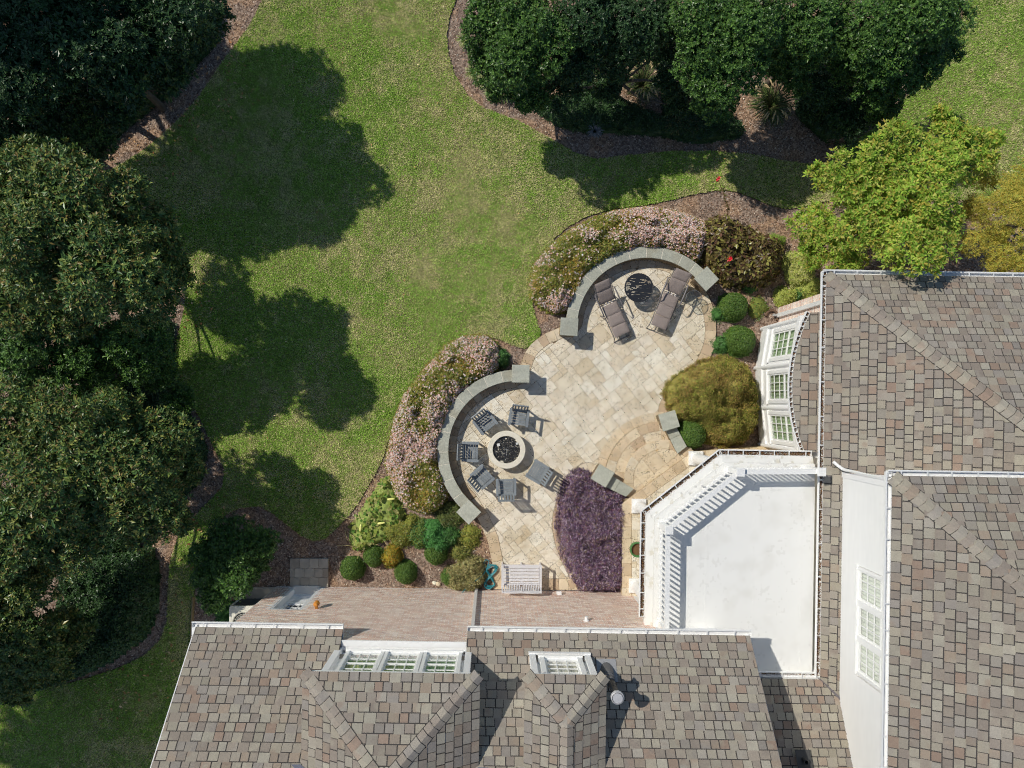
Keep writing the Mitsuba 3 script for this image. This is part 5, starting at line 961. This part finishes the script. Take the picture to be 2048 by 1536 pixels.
for px, py, R, lb in ((699.5, 1143, 22, 'clipped boxwood ball left of the others, nearest to the door slab'), (742.5, 1118, 19, 'clipped boxwood ball beside the orange tinged shrub'), (808, 1151.5, 21, 'clipped boxwood ball alone in the mulch before the brick wall'), (870.5, 1113, 21, 'clipped boxwood ball below the bright green bush'), (897, 1161, 15, 'smallest clipped boxwood ball, beside the straw coloured shrub'),
                      (1473.5, 611, 28, 'clipped boxwood ball by the right pier of the upper seat wall'), (1487, 681, 29, 'clipped boxwood ball by the north corner of the bow window'), (1388, 868, 30, 'clipped boxwood ball between the step pier and the bronze maple')):
    p = blob(px, py, R, .5, rng.uniform(.93, 1.05), .06); rr = R / 62; mound('boxwood', lb, 'shrub', p, rr * 1.75, rr, 3600, 5, .028, .6, BOX, int(px), bump=.13, freq=3.2, up=.1, stems=True)
MAPLE = [(.34, .33, .085), (.42, .39, .10), (.26, .30, .07), (.44, .33, .13), (.37, .29, .11)]
mound('japanese_maple', 'bronze green weeping lace leaf maple beside the bow window', 'tree', ringz([(1345, 790), (1352, 768), (1382, 745), (1422, 724), (1470, 714), (1510, 735), (1524, 770), (1530, 820), (1522, 858), (1505, 884), (1468, 892), (1430, 880), (1402, 850), (1366, 835)], 1.0), 1.45, 1.0, 620, 8, .10, .18, MAPLE, 61, spread=.12, bump=.42, freq=3.2, el=(-.5, .5), droop=.35, tones=lambda P, r: np.where((meshkit.fbm(P * 1.4 + 5, 2) > .56)[:, None], [1.04, .95, 1.0], [.96, 1.0, .9]) * r.uniform(.75, 1.25, (len(P), 1)))
PURP = [(.125, .072, .14), (.18, .10, .195), (.075, .046, .09), (.52, .42, .52), (.24, .11, .16), (.10, .06, .115), (.40, .30, .40), (.30, .22, .14)]
mound('purple_groundcover', 'dense purple leaved groundcover between patio and porch', 'groundcover', ringz([(1156, 948), (1175, 955), (1215, 982), (1246, 992), (1246, 1178), (1170, 1178), (1152, 1150), (1134, 1110), (1124, 1060), (1128, 1000), (1140, 968)], .4), .45, .16, 640, 6, .115, .2, PURP, 62, spread=.2, bump=.55, freq=4, kind='stuff', el=(.2, 1.2), up=.6)
SQ = ringz([(778, 950), (790, 985), (800, 1010), (808, 1030), (795, 1062), (760, 1085), (720, 1103), (700, 1092), (695, 1070), (715, 1030), (740, 995), (760, 965)], .2)
sq, fn = mound('squash_vine', 'sprawling squash vine with pale yellow green leaves in the bed below the pink hedge', 'plant', SQ, .28, .3, 40, 3, .14, .95, [(.30, .38, .08), (.40, .42, .12), (.18, .32, .07), (.13, .26, .06), (.45, .44, .18)], 63, bump=.4, freq=3, el=(.0, .4), mat='leaf_thin', under=.3)
r3 = np.random.default_rng(8); m = MB(); Pv = inside_pts(SQ.buffer(.12), 60, r3)
for p in Pv: a_ = r3.uniform(0, 6.28); q = np.array([math.cos(a_), math.sin(a_)]) * r3.uniform(.3, .6); m.tube([[*p, .06], [*(p + q * .5 + r3.normal(0, .06, 2)), r3.uniform(.12, .28)], [*(p + q), .05]], .007, 4, c=lin(206, 190, 140))
part(sq, 'vine', m, 'tone')
for px, py, dg, lb in ((782.5, 998, 5, 'yellow squash by the edge of the pink hedge'), (763, 1046, 8, 'yellow squash in the middle of the vine'), (721.5, 1055, 85, 'short yellow squash at the left end of the vine')):
    m = MB(); m.lathe([(.001, -.125), (.03, -.115), (.045, -.05), (.035, .03), (.026, .09), (.012, .12), (.001, .125)], n=12, c=lin(238, 226, 130)); M = RZ(dg, (*W(px, py, .3)[:2], .33)) @ np.array([[0, 0, 1, 0], [1, 0, 0, 0], [0, 1, 0, 0], [0, 0, 0, 1.0]]); k = thing('squash', lb, 'squash'); put(k, m, 'satin', smooth=True, M=M)
GRN = [(.05, .13, .035), (.08, .19, .05), (.11, .24, .06), (.06, .15, .05)]
for px, py, R, h, lb, L, asp, pal, dens, k in ((806, 1066, 31, .45, 'olive green bush at the right end of the squash vine', .05, .4, OLIVE[:4], 600, 6), (836, 1068, 26, .5, 'mid green bush touching the bright green bush', .05, .45, GRN + OLIVE[:2], 700, 6), (866, 1074, 29, .62, 'bright green feathery bush above a clipped boxwood', .06, .3, [(.08, .24, .06), (.11, .30, .08), (.06, .18, .05)], 700, 6), (896, 1072, 19, .4, 'small dark bush right of the bright green bush', .05, .4, GRN, 600, 6),
        (780, 1116, 18, .5, 'small shrub turning orange and yellow', .045, .5, [(.42, .26, .03), (.46, .20, .02), (.22, .24, .04), (.10, .18, .035), (.38, .33, .05)], 900, 6), (903, 1030, 25, .3, 'low loose plant in the shade of the lower wall pier', .09, .2, [(.10, .14, .04), (.16, .16, .06), (.07, .11, .035)], 260, 6), (936, 1078, 21, .22, 'low olive plant on the mulch by the patio edge', .06, .4, OLIVE[:4], 420, 6), (922, 1108, 15, .35, 'yellow green clump with narrow leaves above the straw coloured shrub', .13, .14, [(.22, .24, .06), (.32, .30, .09), (.14, .18, .05)], 280, 7),
        (936, 1148, 33, .55, 'straw coloured bush with drying curled leaves beside the hose', .075, .35, [(.36, .32, .13), (.42, .38, .18), (.26, .25, .09), (.30, .24, .10), (.18, .19, .07)], 700, 6), (1001, 714, 14, .5, 'small dark green bush at the upper end of the lower pink hedge', .05, .5, GRN, 800, 6),
        (1608, 533, 27, .6, 'larger yellow variegated bush by the corner of the east wing', .07, .28, [(.50, .50, .14), (.42, .46, .10), (.24, .34, .06), (.60, .58, .26)], 650, 7), (1573, 591, 17, .4, 'yellow variegated bush before the white downspout', .06, .28, [(.50, .50, .14), (.42, .46, .10), (.24, .34, .06)], 700, 7), (1622, 576, 19, .45, 'yellow variegated bush under the west gutter of the east wing', .06, .28, [(.52, .52, .16), (.42, .46, .10), (.24, .34, .06)], 700, 7), (1602, 588, 10, .3, 'tiny dark green plant between two yellow variegated bushes', .05, .4, GRN, 700, 6), (1555, 482, 17, .5, 'lime green plant on the right of the bronze leaved shrub', .06, .4, [(.22, .32, .05), (.30, .38, .07), (.14, .24, .04)], 700, 6),
        (1438, 628, 13, .25, 'loose green seedlings left of the upper boxwood ball', .08, .3, GRN, 320, 6), (1443, 690, 14, .25, 'loose green seedlings left of the lower boxwood ball', .08, .3, GRN, 320, 6), (1500, 570, 14, .2, 'leafy green seedlings under the bronze leaved shrub', .08, .3, GRN, 260, 6), (1518, 615, 16, .18, 'sparse green weeds right of the upper boxwood ball', .07, .25, GRN + OLIVE, 200, 6), (455, 1228, 26, .35, 'low dark plant in the shaded corner left of the air conditioner', .07, .4, GRN, 350, 6), (1000, 1700, 4, .1, '', .05, .3, GRN, 10, 3)):
    if lb: mound('bush' if h >= .35 else 'low_plant', lb, 'bush' if h >= .35 else 'plant', blob(px, py, R * 1.08, h * .6, rng.uniform(.85, 1.1), .32), h, R / 62 * .9, dens, k, L, asp, pal, int(px * 3), bump=.48, freq=5, mat='leaf', up=.4, spread=.08)
bz, fn = mound('bronze_shrub', 'tall bronze leaved shrub with red flowers at the end of the upper hedge', 'shrub', ringz([(1408, 445), (1450, 428), (1482, 440), (1520, 458), (1558, 475), (1572, 500), (1565, 540), (1540, 563), (1500, 568), (1460, 560), (1440, 545), (1420, 515), (1405, 480)], .7), 1.05, .6, 150, 5, .15, .6, [(.10, .075, .03), (.15, .11, .04), (.08, .05, .025), (.20, .17, .05), (.26, .25, .06), (.12, .06, .035)], 64, bump=.4, freq=2.2, el=(-.1, .7), mat='leaf', under=.4)
s0, s1 = W(1462, 452, .5), W(1436, 358, 1.75); m = MB(); m.tube([[*s0[:2], .1], s0 * .6 + s1 * .4 + [0, 0, .2], s1], [.016, .013, .008], 6, c=lin(120, 96, 60))
for e in np.linspace(.35, .8, 7): p = s0 * (1 - e) + s1 * e + [0, 0, .12]; v, f, c = leaf_quads(np.array([p]) + rng.normal(0, .03, (2, 3)), unit(rng.normal(size=(2, 3)) + [0, 0, 1]), .16, .3, np.array([(.14, .13, .05)] * 2), rng); m.add(v, f, c=c)
part(bz, 'flower_stalk', m, 'tone')
RED = [lin(236, 52, 62), lin(214, 34, 52), lin(246, 92, 96)]
for (p, n, s) in ((s1 + [0, 0, .02], 10, .03), (W(1461, 518, 1.15), 11, .035)):
    m = MB(); r4 = np.random.default_rng(n); q = p + r4.normal(0, s, (n, 3)) * [1, 1, .6]; v, f, c = whorls(q, unit(r4.normal(0, .5, q.shape) + [0, 0, 1]), 5, .05, .8, RED, r4, el=(.0, .6)); m.add(v, f, c=c); part(bz, 'flower', m, 'leaf', label='cluster of red flowers')
# ------------------------------------------------------------------ tufts of ornamental grass
def tuft(name, label, px, py, R, h, n, cols, seed, plumes=0, w=.012, cat='grass clump', group=None):
    t = thing(name, label, cat, group); r = np.random.default_rng(seed); c = W(px, py, h * .4)[:2]; m = MB(); Rm = R / 62; an = r.uniform(0, 6.28, n); out = Rm * np.sqrt(r.uniform(.15, 1.1, n)); hh = h * r.uniform(.6, 1.1, n)
    s = np.linspace(0, 1, 5); d = np.stack([np.cos(an), np.sin(an)], 1); rad = out[:, None] * s ** 1.3; z = hh[:, None] * (1.9 * s - 1.15 * s ** 2)
    ctr = np.concatenate([c + d[:, None] * (rad[..., None] + .03), z[..., None]], -1); b = np.stack([-d[:, 1], d[:, 0], np.zeros(n)], 1)[:, None]; ww = (w * np.array([.7, 1, .9, .6, .08]))[None, :, None]
    v = np.stack([ctr - b * ww, ctr + b * ww], 2).reshape(n, 10, 3); base = np.arange(n)[:, None, None] * 10; q = np.array([[2 * i, 2 * i + 1, 2 * i + 3, 2 * i + 2] for i in range(4)])[None] + base
    cc = np.asarray(cols)[r.integers(0, len(cols), n)] * r.uniform(.75, 1.25, (n, 1)); m.add(v.reshape(-1, 3), q.reshape(-1, 4), c=np.repeat(cc, 10, axis=0)); part(t, 'blades', m, 'leaf')
    if plumes:
        m = MB()
        for i in range(plumes): a_ = 6.28 * i / plumes + r.uniform(-.1, .1); dd = np.array([math.cos(a_), math.sin(a_), 0]); ro = Rm * r.uniform(.55, 1.05); p0 = np.array([*c, h * 1.05]) + dd * ro * .75; p1 = np.array([*c, h * r.uniform(.85, 1.1)]) + dd * ro * 1.1; m.tube([np.array([*c, .1]), np.array([*c, h * .75]) + dd * ro * .35, p0], .004, 4, c=(.20, .17, .09)); m.tube([p0, (p0 + p1) / 2 + [0, 0, .03], p1], [.012, .026, .006], 6, c=lin(190, 170, 130) * r.uniform(.8, 1.1))
        part(t, 'plumes', m, 'tone')
GB = [(.07, .12, .035), (.10, .16, .045), (.14, .18, .06), (.06, .09, .03)]
tuft('fountain_grass', 'plumed fountain grass in the shade left of the middle holly', 1283, 172, 46, .85, 420, GB, 71, 34); tuft('fountain_grass', 'plumed fountain grass in the shade right of the middle holly', 1540, 212, 52, .9, 460, GB, 72, 38)
VG = [(.46, .46, .20), (.30, .36, .10), (.55, .54, .30), (.20, .28, .06)]
for i, (px, py, R, lb) in enumerate(((928, 80, 17, 'pale striped lily turf tuft, the uppermost along the left holly'), (946, 145, 19, 'pale striped lily turf tuft below the uppermost one'), (966, 165, 17, 'pale striped lily turf tuft in the middle of the row'), (984, 184, 20, 'pale striped lily turf tuft at the bend of the mulch'), (1008, 186, 24, 'greener lily turf tuft at the lower end of the row'))): tuft('lily_turf', lb, px, py, R, .3, 130, VG if i < 4 else GB + VG[:2], 80 + i, group='lily turf tufts along the left holly')
for i, (px, py, R, hues, lb) in enumerate(((1152, 250, 20, GB, 'dim grass tuft at the edge of the shaded mulch, left of the silvery tuft'), (1190, 262, 18, [(.25, .25, .26), (.33, .33, .33)], 'dry silvery grass tuft on the shaded mulch'), (1240, 258, 18, GB, 'grass tuft right of the silvery tuft'), (1350, 250, 24, [(.28, .23, .09), (.20, .2, .07)], 'yellowing grass tuft below the middle holly'), (1385, 252, 18, [(.26, .20, .09), (.16, .17, .06)], 'small yellowing grass tuft touching the larger one'), (1200, 160, 22, [(.20, .15, .08), (.13, .12, .06)], 'brown dying tuft in the shade behind the lily turf'), (1672, 285, 20, [(.35, .22, .14), (.24, .17, .09)], 'reddish dry tuft at the end of the shaded mulch'), (1705, 235, 20, GB, 'grass tuft under the right holly'))): tuft('grass_tuft', lb, px, py, R, .35, 110, hues, 90 + i)
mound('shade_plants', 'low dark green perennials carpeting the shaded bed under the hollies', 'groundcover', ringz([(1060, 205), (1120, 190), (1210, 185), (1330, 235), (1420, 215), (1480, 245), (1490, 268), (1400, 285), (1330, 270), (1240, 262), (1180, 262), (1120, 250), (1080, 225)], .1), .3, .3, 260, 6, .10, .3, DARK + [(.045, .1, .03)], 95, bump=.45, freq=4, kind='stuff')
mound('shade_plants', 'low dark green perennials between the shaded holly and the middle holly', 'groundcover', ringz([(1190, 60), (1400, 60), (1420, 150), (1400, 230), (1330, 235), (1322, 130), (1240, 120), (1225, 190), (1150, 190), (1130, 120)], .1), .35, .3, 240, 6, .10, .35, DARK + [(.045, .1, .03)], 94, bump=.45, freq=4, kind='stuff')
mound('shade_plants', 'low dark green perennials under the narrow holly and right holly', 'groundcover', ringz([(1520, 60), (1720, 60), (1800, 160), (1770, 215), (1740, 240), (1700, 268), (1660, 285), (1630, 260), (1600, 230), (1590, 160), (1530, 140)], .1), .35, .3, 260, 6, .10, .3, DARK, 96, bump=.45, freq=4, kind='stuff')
mound('ivy_bank', 'dark ivy bank sloping down to the lower left mulch path', 'ivy', ringz([(130, 1130), (220, 1110), (290, 1105), (302, 1160), (294, 1240), (272, 1285), (205, 1330), (130, 1365), (60, 1385), (100, 1300), (120, 1200)], .5), 1.15, .6, 420, 6, .09, .6, DARK + [(.05, .10, .03)], 97, bump=.3, freq=2, kind='stuff')
mound('ivy_bank', 'dark low planting in the shade under the upper left trees', 'ivy', ringz([(0, 340), (150, 335), (235, 255), (330, 180), (420, 80), (440, 0), (300, 0), (200, 180), (0, 260)], .3), .5, .5, 260, 6, .09, .5, DARK, 98, bump=.35, freq=2, kind='stuff')
mound('ivy_bank', 'dark low planting along the mulch path beside the left trees', 'ivy', ringz([(300, 610), (340, 650), (335, 745), (350, 800), (385, 850), (405, 900), (395, 960), (330, 1020), (260, 1100), (150, 1120), (150, 700)], .3), .5, .5, 220, 6, .09, .5, DARK, 99, bump=.35, freq=2, kind='stuff')

# ------------------------------------------------------------------ mulch chips, fallen leaves and the grass of the lawn
FRAME = Polygon([W(-20, -20)[:2], W(2068, -20)[:2], W(2068, 1556)[:2], W(-20, 1556)[:2]])
house_plan = Polygon(from_house(np.array([(-7.0, -20, 0), (-7.0, -6.3, 0), (4.3, -6.3, 0), (4.3, -3, 0), (6.5, -1.2, 0), (9.3, -1.2, 0), (9.3, 3.3, 0), (20, 3.3, 0), (20, -20, 0)], float))[:, :2])
bed = unary_union([BED_W, BED_N, BED_S]).intersection(FRAME).difference(unary_union([PATIO, house_plan]))
def strew(name, label, poly, n, size, cols, z, seed, asp=.45, tilt=.5):
    r = np.random.default_rng(seed); P = np.vstack([inside_pts(q, max(1, int(n * q.area / poly.area)), r) for q in polys(poly)]); k = len(P); cols = np.asarray(cols); c = cols[r.integers(0, len(cols), k)] * r.uniform(.7, 1.25, (k, 1))
    v, f, cc = leaf_quads(np.c_[P, z + r.uniform(0, .03, k)], unit(r.normal(0, tilt, (k, 3)) + [0, 0, 1]), r.uniform(*size, k), asp, c, r, fold=.1); m = MB(); m.add(v, f, c=cc); t = newkey(name); labels[t] = {'label': label, 'kind': 'stuff'}; put(t, m, 'tone')
strew('mulch_chips', 'bark chips and bits of wood lying on the beds', bed, int(bed.area * 420), (.025, .075), [lin(170, 142, 124), lin(138, 112, 96), lin(112, 88, 76), lin(196, 174, 156), lin(176, 140, 116), lin(224, 208, 192), lin(92, 72, 62)], -.045, 101)
strew('fallen_leaves', 'dry fallen leaves scattered on lawn and beds at the left', Polygon(ring([(180, 340), (460, 60), (520, 200), (420, 300), (300, 420)])).union(Polygon(ring([(340, 480), (420, 500), (430, 640), (350, 700)]))).union(Polygon(ring([(180, 1330), (340, 1250), (360, 1060), (450, 930), (470, 980), (370, 1200), (340, 1420), (200, 1450)]))), 260, (.08, .15), [lin(176, 128, 86), lin(196, 156, 110), lin(150, 104, 72), lin(200, 176, 140)], .03, 102, tilt=.3)
strew('lawn_leaves', 'single dry leaves lying scattered over the lawn', lawn_poly.intersection(FRAME), 220, (.04, .09), [lin(190, 150, 104), lin(216, 196, 160), lin(160, 116, 84)], .045, 105, tilt=.3)
LAWN = lawn_poly.intersection(FRAME).difference(house_plan); r5 = np.random.default_rng(103)
DENS = 2400; P = np.vstack([inside_pts(q, max(1, int(q.area * DENS)), r5) for q in polys(LAWN)]); n = len(P)
an = r5.uniform(0, 6.28, n); ln = r5.uniform(.035, .075, n); tl = r5.uniform(.65, 1.4, n); d = np.stack([np.cos(an), np.sin(an)], 1); w = r5.uniform(.008, .015, n)[:, None]
tip = np.c_[P + d * (ln * np.sin(tl))[:, None], ln * np.cos(tl) + .004]; sd_ = np.c_[-d[:, 1:] * w, d[:, :1] * w, np.zeros(n)]; b0 = np.c_[P, np.full(n, -.002)]
a1 = meshkit.fbm(np.c_[P * .42, np.full(n, 3.)], 4); a2 = meshkit.fbm(np.c_[P * 2.6, np.full(n, 9.)], 3); dry = np.clip((a1 * .55 + a2 * .45 - .44) * 4.5, 0, 1)
for px, py, R, s in ((1600, 385, 70, .7), (1530, 372, 40, .5), (1095, 362, 40, .6), (300, 398, 45, 1.0), (1000, 700, 30, .2), (905, 130, 40, .5), (800, 715, 50, .5), (760, 430, 60, .3), (1985, 320, 60, .7), (1960, 60, 60, .4), (560, 480, 60, .3), (400, 530, 45, .7), (420, 1290, 40, .3)):
    q = W(px, py)[:2]; dry = np.maximum(dry, s * np.exp(-((P - q) ** 2).sum(1) / (R / 60) ** 2) * (.4 + 1.2 * a2))
dry = np.clip(dry, 0, 1); straw = r5.random(n) < .15 + .55 * dry
green = np.array([.27, .44, .07]) * (1 - dry[:, None] * .5) + np.array([.48, .51, .14]) * dry[:, None] * .5; col = np.where(straw[:, None], np.array([.60, .54, .28]), green) * r5.uniform(.65, 1.35, (n, 1)) * (.66 + .3 * meshkit.noise(np.c_[P * 9, np.zeros(n)]) + .42 * meshkit.noise(np.c_[P * 24, np.ones(n)]))[:, None]
m = MB(); m.add(np.stack([b0 - sd_, b0 + sd_, tip], 1).reshape(-1, 3), np.arange(3 * n).reshape(-1, 3), c=np.repeat(col, 3, axis=0)); k = newkey('grass'); put(k, m, 'tone'); labels[k] = {'label': 'short mown grass of the lawn with drier straw coloured patches', 'kind': 'stuff'}
